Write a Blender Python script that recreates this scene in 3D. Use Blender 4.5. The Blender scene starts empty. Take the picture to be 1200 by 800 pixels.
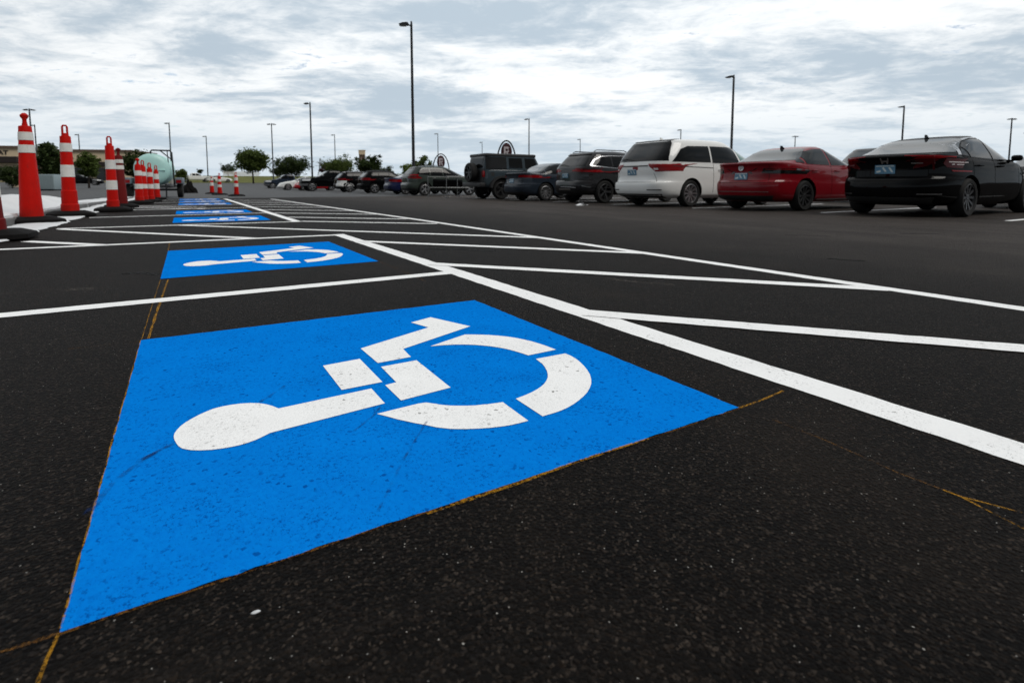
import bpy, bmesh, math, random
from mathutils import Vector, Matrix, noise
from mathutils.bvhtree import BVHTree
random.seed(7)
S = bpy.context.scene
COL = S.collection
R = math.radians

# ------------------------------------------------------------------ camera
FL, YAW, PITCH, CY = 631.66, 0.545399, R(-5.0), 271.77
CP = Vector((0.16328, -0.86457, 0.58349))
cam_d = bpy.data.cameras.new('camera'); cam = bpy.data.objects.new('camera', cam_d); COL.objects.link(cam)
cam.location = CP
cam.rotation_euler = (math.pi/2 + PITCH, 0, -YAW)
cam_d.sensor_width = 36; cam_d.lens = 36*FL/1200
cam_d.shift_y = -(400-CY)/1200     # the photograph is a crop from a picture taken nearly level
cam_d.clip_start = .02; cam_d.clip_end = 6000
cam_d.dof.use_dof = True; cam_d.dof.focus_distance = 1.75; cam_d.dof.aperture_fstop = 5.0
S.camera = cam

# ------------------------------------------------------------------ light
SUN_EL, SUN_AZ = R(52), R(150)          # azimuth from +Y towards +X
w = bpy.data.worlds.new('World'); S.world = w; w.use_nodes = True
nt = w.node_tree; nt.nodes.clear()
def N(t, kind, **kw):
    n = t.nodes.new(kind)
    for k, v in kw.items(): setattr(n, k, v)
    return n
def setin(n, **kw):
    for k, v in kw.items(): n.inputs[k.replace('_', ' ')].default_value = v
class T:
    """small helper for wiring shader nodes"""
    def __init__(s, tree): s.t = tree
    def lk(s, a, b): s.t.links.new(a, b)
    def val(s, x, sock):
        if isinstance(x, (int, float)): sock.default_value = x
        elif isinstance(x, tuple): sock.default_value = x
        else: s.lk(x, sock)
    def math(s, op, a, b=0., c=0., clamp=False):
        n = N(s.t, 'ShaderNodeMath', operation=op, use_clamp=clamp)
        for i, x in enumerate((a, b, c)): s.val(x, n.inputs[i])
        return n.outputs[0]
    def vmath(s, op, a, b=(0., 0., 0.), scale=1.):
        n = N(s.t, 'ShaderNodeVectorMath', operation=op)
        s.val(a, n.inputs[0]); s.val(b, n.inputs[1])
        if op == 'SCALE': s.val(scale, n.inputs['Scale'])
        return n.outputs['Value'] if op in ('DOT_PRODUCT', 'LENGTH') else n.outputs[0]
    def sep(s, v):
        n = N(s.t, 'ShaderNodeSeparateXYZ'); s.lk(v, n.inputs[0]); return n.outputs
    def comb(s, x, y, z):
        n = N(s.t, 'ShaderNodeCombineXYZ')
        for i, q in enumerate((x, y, z)): s.val(q, n.inputs[i])
        return n.outputs[0]
    def noise(s, v, scale, detail=4, rough=.55, dist=0., color=False):
        n = N(s.t, 'ShaderNodeTexNoise'); s.lk(v, n.inputs['Vector'])
        setin(n, Scale=scale, Detail=detail, Roughness=rough, Distortion=dist)
        return n.outputs['Color' if color else 'Fac']
    def voro(s, v, scale, out='Distance', feature='F1'):
        n = N(s.t, 'ShaderNodeTexVoronoi', feature=feature); s.lk(v, n.inputs['Vector']); setin(n, Scale=scale)
        return n.outputs[out]
    def ramp(s, f, a, b):
        n = N(s.t, 'ShaderNodeMapRange', interpolation_type='SMOOTHSTEP'); s.val(f, n.inputs[0])
        n.inputs[1].default_value = a; n.inputs[2].default_value = b
        return n.outputs[0]
    def mix(s, f, a, b):
        n = N(s.t, 'ShaderNodeMix', data_type='RGBA')
        s.val(f, n.inputs[0]); 
        for x, i in ((a, 6), (b, 7)):
            if isinstance(x, tuple): n.inputs[i].default_value = (*x, 1) if len(x) == 3 else x
            else: s.lk(x, n.inputs[i])
        return n.outputs[2]
    def bump(s, h, strength, dist):
        n = N(s.t, 'ShaderNodeBump'); s.lk(h, n.inputs['Height']); setin(n, Strength=strength, Distance=dist)
        return n.outputs[0]

t = T(nt)
sky = N(nt, 'ShaderNodeTexSky', sky_type='NISHITA', sun_disc=False, sun_elevation=SUN_EL, sun_rotation=SUN_AZ)
tc = N(nt, 'ShaderNodeTexCoord').outputs['Generated']
d = t.vmath('NORMALIZE', tc)
x, y, z = t.sep(d)
zc = t.math('ADD', t.math('MAXIMUM', z, 0.), .10)
px = t.math('DIVIDE', x, zc); py = t.math('DIVIDE', y, zc)
# the cloud deck is laid out in streets across the view
ca, sa = math.cos(R(32)), math.sin(R(32))
ux = t.math('SUBTRACT', t.math('MULTIPLY', px, ca), t.math('MULTIPLY', py, sa))
uy = t.math('ADD', t.math('MULTIPLY', px, sa), t.math('MULTIPLY', py, ca))
p = t.comb(t.math('MULTIPLY', ux, .80), uy, 3.7)
warp = t.noise(p, 1.3, 3, .5, color=True)
pw = t.vmath('ADD', p, t.vmath('SCALE', t.vmath('SUBTRACT', warp, (.5, .5, .5)), scale=.40))
n_big = t.noise(pw, .75, 3, .5)
n_mid = t.noise(pw, 2.1, 9, .64)
n_fine = t.noise(pw, 6.5, 8, .66)
dens = t.math('ADD', t.math('MULTIPLY', n_big, .42), t.math('ADD', t.math('MULTIPLY', n_mid, .42), t.math('MULTIPLY', n_fine, .18)))
thick = t.ramp(dens, .445, .60)
ccol = t.mix(thick, (.79, .81, .82), (.395, .470, .54))
hole = t.ramp(t.math('ADD', t.math('MULTIPLY', n_mid, .6), t.math('MULTIPLY', n_fine, .4)), .425, .345)
# sun direction, then a broad glow added to the deck ahead, apart from the sun
sd = (math.sin(SUN_AZ)*math.cos(SUN_EL), math.cos(SUN_AZ)*math.cos(SUN_EL), math.sin(SUN_EL))
toward = t.vmath('DOT_PRODUCT', d, sd)
glow = t.ramp(t.vmath('DOT_PRODUCT', d, (math.sin(R(38))*math.cos(R(40)), math.cos(R(38))*math.cos(R(40)), math.sin(R(40)))), .55, 1.0)
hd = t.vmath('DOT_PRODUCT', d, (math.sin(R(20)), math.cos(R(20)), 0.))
side = t.ramp(hd, -.75, .45)  # unseen sky behind the camera is dimmed to cut fill on near faces
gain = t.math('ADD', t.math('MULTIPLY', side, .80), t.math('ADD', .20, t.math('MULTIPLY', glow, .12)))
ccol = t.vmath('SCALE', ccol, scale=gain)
low = t.ramp(z, .17, .0)
ccol = t.mix(t.math('MULTIPLY', low, .8), ccol, (.50, .585, .655))
ccol = t.vmath('SCALE', ccol, scale=10.)
cover = t.math('SUBTRACT', 1., t.math('MULTIPLY', hole, t.math('MULTIPLY', .8, t.math('SUBTRACT', 1., low))))
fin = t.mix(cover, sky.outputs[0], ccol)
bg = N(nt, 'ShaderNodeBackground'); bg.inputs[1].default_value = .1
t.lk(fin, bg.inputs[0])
wo = N(nt, 'ShaderNodeOutputWorld'); t.lk(bg.outputs[0], wo.inputs[0])

sl = bpy.data.lights.new('sun', 'SUN'); sl.energy = 1.5; sl.angle = R(30); sl.color = (1, .96, .9)
so = bpy.data.objects.new('sun', sl); COL.objects.link(so)
so.rotation_euler = Vector(sd).to_track_quat('Z', 'Y').to_euler()
S.view_settings.view_transform = 'Standard'; S.view_settings.look = 'None'
S.view_settings.exposure = 0.27; S.view_settings.gamma = 1
S.render.engine = 'CYCLES'
S.cycles.max_bounces = 6; S.cycles.use_denoising = True

# ------------------------------------------------------------------ photo-to-ground surveying
_f = Vector((math.sin(YAW)*math.cos(PITCH), math.cos(YAW)*math.cos(PITCH), math.sin(PITCH)))
_r = Vector((math.cos(YAW), -math.sin(YAW), 0)); _u = _r.cross(_f)
def g(px, py, z=0.):
    d = _f + _r*((px-600)/FL) + _u*((CY-py)/FL)
    k = (z-CP.z)/d.z
    return CP + d*k
def bear(px, D, py=214):
    """ground point at distance D in the direction of a photo column"""
    d = _f + _r*((px-600)/FL) + _u*((CY-py)/FL)
    h = Vector((d.x, d.y)).normalized()
    x, y = CP.x+h.x*D, CP.y+h.y*D
    return Vector((x, y, gz(x, y)))
def up(px, py, q):
    d = _f + _r*((px-600)/FL) + _u*((CY-py)/FL)
    return CP.z + d.z/math.hypot(d.x, d.y)*math.hypot(q[0]-CP.x, q[1]-CP.y)
def sm(a, b, x):
    k = min(1, max(0, (x-a)/(b-a))); return k*k*(3-2*k)
def gz(x, y):
    """height of the land: flat lot, rising gently far off"""
    D = math.hypot(x, y)
    return 1.0*sm(55, 130, D)
def gberm(x, y):
    D = math.hypot(x, y)
    return gz(x, y) + .02 + 2.4*sm(118, 190, D)

# ------------------------------------------------------------------ materials
MATS = {}
def pmat(name, col, rough=.5, metal=0., coat=0., spec=.5, var=.0, vscale=8., bump=0., bscale=60., emit=None, coat_rough=.03):
    if name in MATS: return MATS[name]
    m = bpy.data.materials.new(name); m.use_nodes = True
    b = m.node_tree.nodes['Principled BSDF']; q = T(m.node_tree)
    setin(b, Roughness=rough, Metallic=metal)
    b.inputs['Coat Weight'].default_value = coat; b.inputs['Coat Roughness'].default_value = coat_rough
    b.inputs['Specular IOR Level'].default_value = spec
    b.inputs['Base Color'].default_value = (*col, 1)
    if var or bump:
        ob = N(m.node_tree, 'ShaderNodeTexCoord').outputs['Object']
        n = q.noise(ob, vscale, 5, .6)
        if var:
            c = q.mix(n, tuple(max(0, k*(1-var)) for k in col), tuple(min(1, k*(1+var)) for k in col))
            q.lk(c, b.inputs['Base Color'])
            q.lk(q.math('ADD', rough-.06, q.math('MULTIPLY', n, .12)), b.inputs['Roughness'])
        if bump:
            q.lk(q.bump(q.noise(ob, bscale, 4), bump, .01), b.inputs['Normal'])
    MATS[name] = m
    return m

def ground_mat(name, kind):
    """asphalt and the paints that lie on it share one stony relief, so the stones show through the paint"""
    m = bpy.data.materials.new(name); m.use_nodes = True
    tr = m.node_tree; q = T(tr); b = tr.nodes['Principled BSDF']
    pos = N(tr, 'ShaderNodeNewGeometry').outputs['Position']
    wob = q.vmath('ADD', pos, q.vmath('SCALE', q.noise(pos, 90, 2, .5, color=True), scale=.006))
    vd = q.voro(wob, 130)
    vc = q.voro(wob, 130, 'Color')
    stone = q.sep(vc)[0]; rnd = q.sep(vc)[1]
    fine = q.noise(pos, 420, 3, .6)
    patch = q.noise(pos, 1.1, 6, .62)
    broad = q.noise(pos, .23, 4, .55)
    h = q.math('ADD', q.math('MULTIPLY', q.math('SUBTRACT', 1., vd), q.math('ADD', .35, stone)), q.math('MULTIPLY', fine, .35))
    if kind == 'asphalt':
        x, y, z = q.sep(pos)
        v2 = q.voro(wob, 230); c2 = q.sep(q.voro(wob, 230, 'Color'))
        st3 = q.math('POWER', stone, 2.6); st4 = q.math('POWER', c2[0], 6.)
        tint = q.mix(rnd, (.025, .0172, .0122), (.019, .0158, .0142))
        base = q.mix(st3, (.0018, .0014, .0012), tint)
        base = q.mix(q.math('MULTIPLY', q.math('GREATER_THAN', c2[1], .45), .75), base, q.mix(st4, (.0012, .0008, .0007), (.075, .058, .046)))
        base = q.mix(q.math('MULTIPLY', q.ramp(fine, .35, .65), .35), base, (.003, .003, .003))
        spark = q.math('MULTIPLY', q.math('GREATER_THAN', c2[2], .991), q.math('LESS_THAN', v2, .33))
        base = q.mix(q.math('MULTIPLY', spark, .9), base, (.36, .345, .32))
        base = q.mix(q.math('MULTIPLY', q.ramp(patch, .50, .75), .30), base, (.024, .0175, .0125))
        base = q.mix(q.math('MULTIPLY', q.ramp(broad, .5, .72), .22), base, (.022, .018, .015))
        # tarry smears
        smear = q.ramp(q.noise(q.comb(q.math('MULTIPLY', x, .35), q.math('MULTIPLY', y, 2.1), 0.), .8, 5, .6), .60, .78)
        base = q.mix(q.math('MULTIPLY', smear, .4), base, (.032, .027, .024))
        old = q.mix(q.noise(pos, .5, 6, .65), (.062, .064, .067), (.115, .117, .121))
        edge = q.math('ADD', q.math('MULTIPLY', patch, .5), 0.)
        far = q.ramp(q.math('ADD', y, edge), 25.7, 26.2)
        left = q.ramp(q.math('SUBTRACT', 0., q.math('ADD', x, edge)), 2.6, 2.9)
        a = q.math('MAXIMUM', far, left)
        lane = q.math('MULTIPLY', q.ramp(q.math('ADD', x, q.math('MULTIPLY', patch, 1.5)), 3.8, 9.), .8)
        streak = q.noise(q.comb(q.math('MULTIPLY', x, 1.3), q.math('MULTIPLY', y, .10), 0.), 1.4, 6, .65)
        base = q.mix(lane, base, q.mix(q.math('ADD', q.math('MULTIPLY', patch, .5), q.math('MULTIPLY', q.ramp(streak, .3, .7), .5)), (.026, .022, .020), (.088, .076, .069)))
        col = q.mix(a, base, old)
        q.lk(col, b.inputs['Base Color'])
        q.lk(q.bump(h, 1.0, .0075), b.inputs['Normal'])
        b.inputs['Roughness'].default_value = .68
        b.inputs['Specular IOR Level'].default_value = .05
    else:
        pitn = q.math('ADD', q.math('MULTIPLY', fine, .3), q.math('MULTIPLY', q.noise(pos, 105, 4, .7), .7))
        clump = q.noise(pos, 7, 4, .6)
        thr = q.math('ADD', pitn, q.math('MULTIPLY', clump, .34))
        if kind == 'blue':
            base = q.mix(q.noise(pos, 4.5, 6, .6), (.0015, .160, .57), (.0015, .210, .71))
            base = q.mix(q.math('MULTIPLY', stone, .22), base, (.001, .10, .50))
            pit = q.ramp(thr, .605, .535)
            pit2 = q.math('MULTIPLY', q.math('GREATER_THAN', rnd, .955), q.ramp(clump, .42, .60))
            base = q.mix(q.math('MULTIPLY', q.math('MAXIMUM', pit, pit2), .66), base, (.001, .028, .19))
        else:
            base = q.mix(q.noise(pos, 5, 5, .6), (.76, .76, .755), (.87, .87, .865))
            pit = q.math('MULTIPLY', q.ramp(thr, .635, .55), q.ramp(clump, .42, .62))
            pit2 = q.math('MULTIPLY', q.math('GREATER_THAN', rnd, .975), q.ramp(clump, .52, .64))
            base = q.mix(q.math('MULTIPLY', q.math('MAXIMUM', pit, pit2), .7), base, (.10, .095, .09))
            scuff = q.ramp(q.noise(q.vmath('MULTIPLY', pos, (3., .8, 1.)), 3.2, 5, .65), .62, .75)
            base = q.mix(q.math('MULTIPLY', scuff, .18), base, (.45, .44, .42))
        q.lk(base, b.inputs['Base Color'])
        q.lk(q.bump(h, .55, .0022), b.inputs['Normal'])
        b.inputs['Roughness'].default_value = .75
        b.inputs['Specular IOR Level'].default_value = .0 if kind == 'blue' else .1
    return m
M_ASPH = ground_mat('asphalt', 'asphalt'); M_BLUE = ground_mat('blue_road_paint', 'blue'); M_WHITE = ground_mat('white_road_paint', 'white')

def worn_mat(name, col, scale, lo, hi, strength=1., rough=.8):
    """a worn film: noise lets the ground below show through"""
    m = bpy.data.materials.new(name); m.use_nodes = True
    tr = m.node_tree; q = T(tr); b = tr.nodes['Principled BSDF']
    pos = N(tr, 'ShaderNodeNewGeometry').outputs['Position']
    n = q.math('ADD', q.math('MULTIPLY', q.noise(pos, scale, 3, .6), .6), q.math('MULTIPLY', q.noise(pos, scale*.06, 3, .6), .4))
    a = q.math('MULTIPLY', q.ramp(n, lo, hi), strength)
    b.inputs['Base Color'].default_value = (*col, 1); b.inputs['Roughness'].default_value = rough
    b.inputs['Specular IOR Level'].default_value = .1
    q.lk(a, b.inputs['Alpha'])
    return m

def leaf_mat(name, a, b_, trans=.25):
    m = bpy.data.materials.new(name); m.use_nodes = True
    tr = m.node_tree; q = T(tr); b = tr.nodes['Principled BSDF']
    ob = N(tr, 'ShaderNodeTexCoord').outputs['Object']
    q.lk(q.mix(q.noise(ob, .9, 4, .65), a, b_), b.inputs['Base Color'])
    b.inputs['Roughness'].default_value = .7; b.inputs['Specular IOR Level'].default_value = .15
    tl = N(tr, 'ShaderNodeBsdfTranslucent'); q.lk(q.mix(.5, a, b_), tl.inputs[0])
    mx = N(tr, 'ShaderNodeMixShader'); mx.inputs[0].default_value = trans
    q.lk(b.outputs[0], mx.inputs[1]); q.lk(tl.outputs[0], mx.inputs[2])
    q.lk(mx.outputs[0], tr.nodes['Material Output'].inputs[0])
    return m
M_LEAF_D = leaf_mat('dark_leaves', (.016, .030, .010), (.055, .080, .020))
M_LEAF_M = leaf_mat('green_leaves', (.03, .055, .014), (.11, .145, .03))
M_LEAF_Y = leaf_mat('yellow_green_leaves', (.07, .12, .014), (.2, .25, .035))
M_LEAF_P = leaf_mat('plum_leaves', (.05, .02, .03), (.12, .06, .07))
M_BARK = pmat('bark', (.045, .033, .025), .9, var=.4, vscale=6)
M_GRASS = pmat('dry_grass', (.10, .105, .025), .95, spec=.1, var=.45, vscale=.25)

def cone_mat(name, col, dirt):
    m = bpy.data.materials.new(name); m.use_nodes = True
    tr = m.node_tree; q = T(tr); b = tr.nodes['Principled BSDF']
    ob = N(tr, 'ShaderNodeTexCoord').outputs['Object']; x, y, z = q.sep(ob)
    n = q.noise(ob, 7, 6, .65); n2 = q.noise(q.vmath('MULTIPLY', ob, (26., 26., 5.)), 1.5, 5, .7)
    c = q.mix(n, tuple(k*.72 for k in col), tuple(min(1, k*1.22) for k in col))
    c = q.mix(q.math('MULTIPLY', q.ramp(n2, .56, .74), dirt), c, (.045, .022, .018))
    c = q.mix(q.math('MULTIPLY', q.ramp(q.math('ADD', z, q.math('MULTIPLY', n, .3)), .42, .16), .55*dirt), c, (.05, .03, .024))
    q.lk(c, b.inputs['Base Color']); q.lk(q.math('ADD', .42, q.math('MULTIPLY', n2, .25)), b.inputs['Roughness'])
    b.inputs['Specular IOR Level'].default_value = .08
    return m
M_RED = cone_mat('scuffed_cone_plastic', (.46, .006, .003), .5)
M_BAND = cone_mat('scuffed_band_film', (.66, .65, .61), .30)
M_REDD = pmat('dull_cone_plastic', (.12, .006, .006), .6, spec=.12, var=.25, vscale=6)
M_RUB = pmat('black_rubber', (.006, .0056, .0056), .85, spec=.08, var=.3, vscale=12, bump=.2)
M_TYRE = pmat('tyre_rubber', (.012, .012, .012), .8, spec=.25)
M_RIM = pmat('alloy_rim', (.42, .42, .43), .35, metal=.9)
M_RIMD = pmat('dark_rim', (.05, .05, .052), .4, metal=.7)
M_WELL = pmat('wheel_well', (.006, .006, .006), .95, spec=.05)
M_GLASS = pmat('tinted_glass', (.004, .0045, .005), .05, spec=.22)
M_GLASSL = pmat('clear_windscreen', (.03, .035, .037), .04, spec=.5)
M_GLASSG = pmat('green_tinted_glass', (.12, .22, .20), .05, spec=.8)
M_CHROME = pmat('chrome', (.42, .42, .43), .28, metal=1.)
M_TRIM = pmat('black_trim', (.012, .012, .012), .55, spec=.35)
M_GLOSSB = pmat('gloss_black_trim', (.006, .006, .006), .12, spec=.5)
M_TAIL = pmat('taillight_lens', (.20, .003, .005), .15, spec=.25)
M_TAILC = pmat('clear_lens', (.55, .5, .5), .15, spec=.6)
M_HEADL = pmat('headlight_lens', (.6, .62, .64), .1, spec=.7)
M_PLATE = pmat('plate_blue', (.06, .17, .27), .4, var=.35, vscale=18)
M_PLATEW = pmat('plate_white', (.5, .55, .55), .4)
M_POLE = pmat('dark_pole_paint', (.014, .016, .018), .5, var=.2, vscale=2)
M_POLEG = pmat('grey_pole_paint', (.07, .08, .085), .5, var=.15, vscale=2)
M_CONC = pmat('concrete', (.34, .33, .31), .9, var=.25, vscale=5, bump=.15)
M_LAMP = pmat('lamp_lens', (.3, .3, .28), .4)
def paint(name, col, flake=.0, metal=.0, rough=.35):
    return pmat(name, col, rough, metal=metal, coat=.6, spec=.05, var=.04, vscale=2)

# ------------------------------------------------------------------ object helpers
def tag(o, label=None, cat=None, group=None, kind=None):
    if label: o['label'] = label
    if cat: o['category'] = cat
    if group: o['group'] = group
    if kind: o['kind'] = kind
    return o
def empty(name, loc=(0, 0, 0), rz=0., label=None, cat=None, group=None):
    o = bpy.data.objects.new(name, None); COL.objects.link(o)
    o.location = loc; o.rotation_euler = (0, 0, rz); o.empty_display_size = .2
    return tag(o, label, cat, group)
def link_mesh(name, me, mats, parent=None):
    o = bpy.data.objects.new(name, me); COL.objects.link(o)
    for m in (mats if isinstance(mats, (list, tuple)) else [mats]): me.materials.append(m)
    if parent: o.parent = parent
    return o
def obj(name, bm, mats, parent=None, smooth=True, angle=35, loc=None):
    me = bpy.data.meshes.new(name)
    bmesh.ops.recalc_face_normals(bm, faces=bm.faces) if smooth != 'keep' else None
    bm.to_mesh(me); bm.free()
    if smooth:
        for p_ in me.polygons: p_.use_smooth = True
        me.set_sharp_from_angle(angle=R(angle))
    o = link_mesh(name, me, mats, parent)
    if loc: o.location = loc
    return o
def copy_tree(o, parent=None):
    c = o.copy(); COL.objects.link(c)
    if parent: c.parent = parent
    for ch in list(o.children): copy_tree(ch, c)
    return c
def add_box(bm, x0, x1, y0, y1, z0, z1, bev=0., mi=0):
    vs = [bm.verts.new((x, y, z)) for x in (x0, x1) for y in (y0, y1) for z in (z0, z1)]
    fs = []
    for q in ((0, 1, 3, 2), (4, 6, 7, 5), (0, 4, 5, 1), (2, 3, 7, 6), (0, 2, 6, 4), (1, 5, 7, 3)):
        f = bm.faces.new([vs[i] for i in q]); f.material_index = mi; fs.append(f)
    if bev:
        es = list({e for f in fs for e in f.edges})
        bmesh.ops.bevel(bm, geom=es, offset=bev, segments=2, affect='EDGES', profile=.5)
    return vs
def add_lathe(bm, prof, seg=24, M=None, cap=True, a0=0., mi=0):
    """profile of (radius, z)"""
    M = M or Matrix()
    rings = []
    for r, z in prof:
        rings.append([bm.verts.new(M @ Vector((r*math.cos(a0+2*math.pi*k/seg), r*math.sin(a0+2*math.pi*k/seg), z))) for k in range(seg)])
    for a, b in zip(rings, rings[1:]):
        for k in range(seg):
            f = bm.faces.new((a[k], a[(k+1) % seg], b[(k+1) % seg], b[k])); f.material_index = mi
    if cap:
        for rr in (rings[0], rings[-1]):
            f = bm.faces.new(rr); f.material_index = mi
    return rings
def add_tube(bm, pts, rad, seg=8, closed=False):
    pts = [Vector(p_) for p_ in pts]; n = len(pts)
    rads = rad if isinstance(rad, (list, tuple)) else [rad]*n
    rings = []
    ref = None
    for i, p_ in enumerate(pts):
        if closed: tg = pts[(i+1) % n]-pts[i-1]
        else: tg = pts[min(i+1, n-1)]-pts[max(i-1, 0)]
        tg.normalize()
        if ref is None: ref = tg.orthogonal().normalized()
        ref = (ref - tg*ref.dot(tg)).normalized()
        o2 = tg.cross(ref)
        rings.append([bm.verts.new(p_+(ref*math.cos(2*math.pi*k/seg)+o2*math.sin(2*math.pi*k/seg))*rads[i]) for k in range(seg)])
    prs = list(zip(rings, rings[1:])) + ([(rings[-1], rings[0])] if closed else [])
    for a, b in prs:
        for k in range(seg): bm.faces.new((a[k], a[(k+1) % seg], b[(k+1) % seg], b[k]))
    if not closed:
        bm.faces.new(rings[0][::-1]); bm.faces.new(rings[-1])
def add_prism(bm, poly, axis, a0, a1):
    """poly in the two remaining axes, extruded along axis"""
    def V(p_, a):
        return {'x': (a, p_[0], p_[1]), 'y': (p_[0], a, p_[1]), 'z': (p_[0], p_[1], a)}[axis]
    A = [bm.verts.new(V(p_, a0)) for p_ in poly]; B = [bm.verts.new(V(p_, a1)) for p_ in poly]
    n = len(poly)
    bm.faces.new(A); bm.faces.new(B[::-1])
    for i in range(n): bm.faces.new((A[i], B[i], B[(i+1) % n], A[(i+1) % n]))

# ------------------------------------------------------------------ ground
bm = bmesh.new()
rad = [0, 3, 6, 10, 16, 25, 38, 52, 60, 68, 76, 84, 92, 100, 108, 116, 124, 132, 145, 165, 200, 260, 400, 800, 1600, 4000]
SEG = 96
c0 = bm.verts.new((0, 0, 0)); prev = None
for r_ in rad[1:]:
    ring = []
    for k in range(SEG):
        a = 2*math.pi*k/SEG; x, y = r_*math.cos(a), r_*math.sin(a)
        ring.append(bm.verts.new((x, y, gz(x, y))))
    for k in range(SEG):
        if prev is None: bm.faces.new((c0, ring[k], ring[(k+1) % SEG]))
        else: bm.faces.new((prev[k], ring[k], ring[(k+1) % SEG], prev[(k+1) % SEG]))
    prev = ring
tag(obj('parking_lot', bm, M_ASPH), kind='structure')

# grass bank beyond the lot
bm = bmesh.new()
rows = []
for j in range(9):
    D = 118 + j*j*3.2
    row = []
    for i in range(50):
        px_ = 150 + i*11
        b = bear(px_, D)
        row.append(bm.verts.new((b.x, b.y, gberm(b.x, b.y))))
    rows.append(row)
for a, b in zip(rows, rows[1:]):
    for i in range(49): bm.faces.new((a[i], a[i+1], b[i+1], b[i]))
tag(obj('grass_bank', bm, M_GRASS), kind='structure')

# painted lines: each a thin sheet on the asphalt
def flat(name, polys, mat, z, parent=None, cut=None):
    bm = bmesh.new()
    for pl in polys:
        f = bm.faces.new([bm.verts.new((p_[0], p_[1], z)) for p_ in pl])
    bmesh.ops.recalc_face_normals(bm, faces=bm.faces)
    for f in bm.faces:
        if f.normal.z < 0: f.normal_flip()
    o = obj(name, bm, mat, parent, smooth=False)
    return o
def rough_strip(a, b, wd, amp=.003, step=.05):
    """line from a to b with slightly uneven sprayed edges"""
    a, b = Vector(a[:2]), Vector(b[:2]); L = (b-a).length; dv = (b-a)/L; nv = Vector((-dv.y, dv.x))
    n = max(2, int(L/step)); lo, hi = [], []
    for i in range(n+1):
        c = a+dv*(L*i/n)
        lo.append(c-nv*(wd/2+random.uniform(-amp, amp))); hi.append(c+nv*(wd/2+random.uniform(-amp, amp)))
    return lo+hi[::-1]
ZL = .0015
LW = .112
XT = 1.70
def line(a, b, wd=LW, z=ZL):
    tag(flat('painted_line', [rough_strip(a, b, wd)], M_WHITE, z), kind='structure')
# edge lines along the drive lane and along the stall ends
line((XT, -1.6), (XT-.005, 5.62), .125, ZL)
line((XT-.02, 8.15), (XT-.1, 24.4), .125, ZL)
line((3.53, -1.5), (3.49, 8.), .105, ZL); line((3.49, 8.0), (3.20, 23.2), .105, ZL)
# stall lines
line((-1.25, 2.335), (XT-.05, 2.385), LW, ZL+.0012)
line((-1.3, 5.66), (XT-.06, 5.53), LW, ZL+.0012)
line((-1.3, 8.36), (XT-.08, 8.19), LW, ZL+.0012)
line((-1.3, 11.2), (XT-.1, 11.35), LW, ZL+.0012)
for yy in (14.35, 17.0, 20.0, 23.1): line((-1.25, yy), (XT-.1, yy+.1), LW, ZL+.0012)
# hatching of the access aisle along the lane
hd = Vector((1.60, -1.985)).normalized()
for (xa, ya) in ((XT, 1.03), (XT, 2.815), (XT, 4.685), (.08, 8.26)):
    L = (3.49-xa)/hd.x
    line((xa, ya), (xa+hd.x*L, ya+hd.y*L), LW, ZL+.0024)
for ya in (8.22, 9.5, 11.2, 12.9, 14.9, 16.8, 18.6, 20.4, 22.2):
    L = (3.36-XT)/.72
    line((XT+.04, ya), (3.38, ya-1.66*.98), LW, ZL+.0024)
# hatching of the aisle between the stalls
line((-1.25, 6.45), (-.55, 5.64), LW, ZL+.0024)
line((-1.25, 8.25), (.78, 5.60), LW, ZL+.0024)
for ya in (16.0, 17.0): line((-1.2, ya), (.6, ya-1.9), LW, ZL+.0024)

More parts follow.
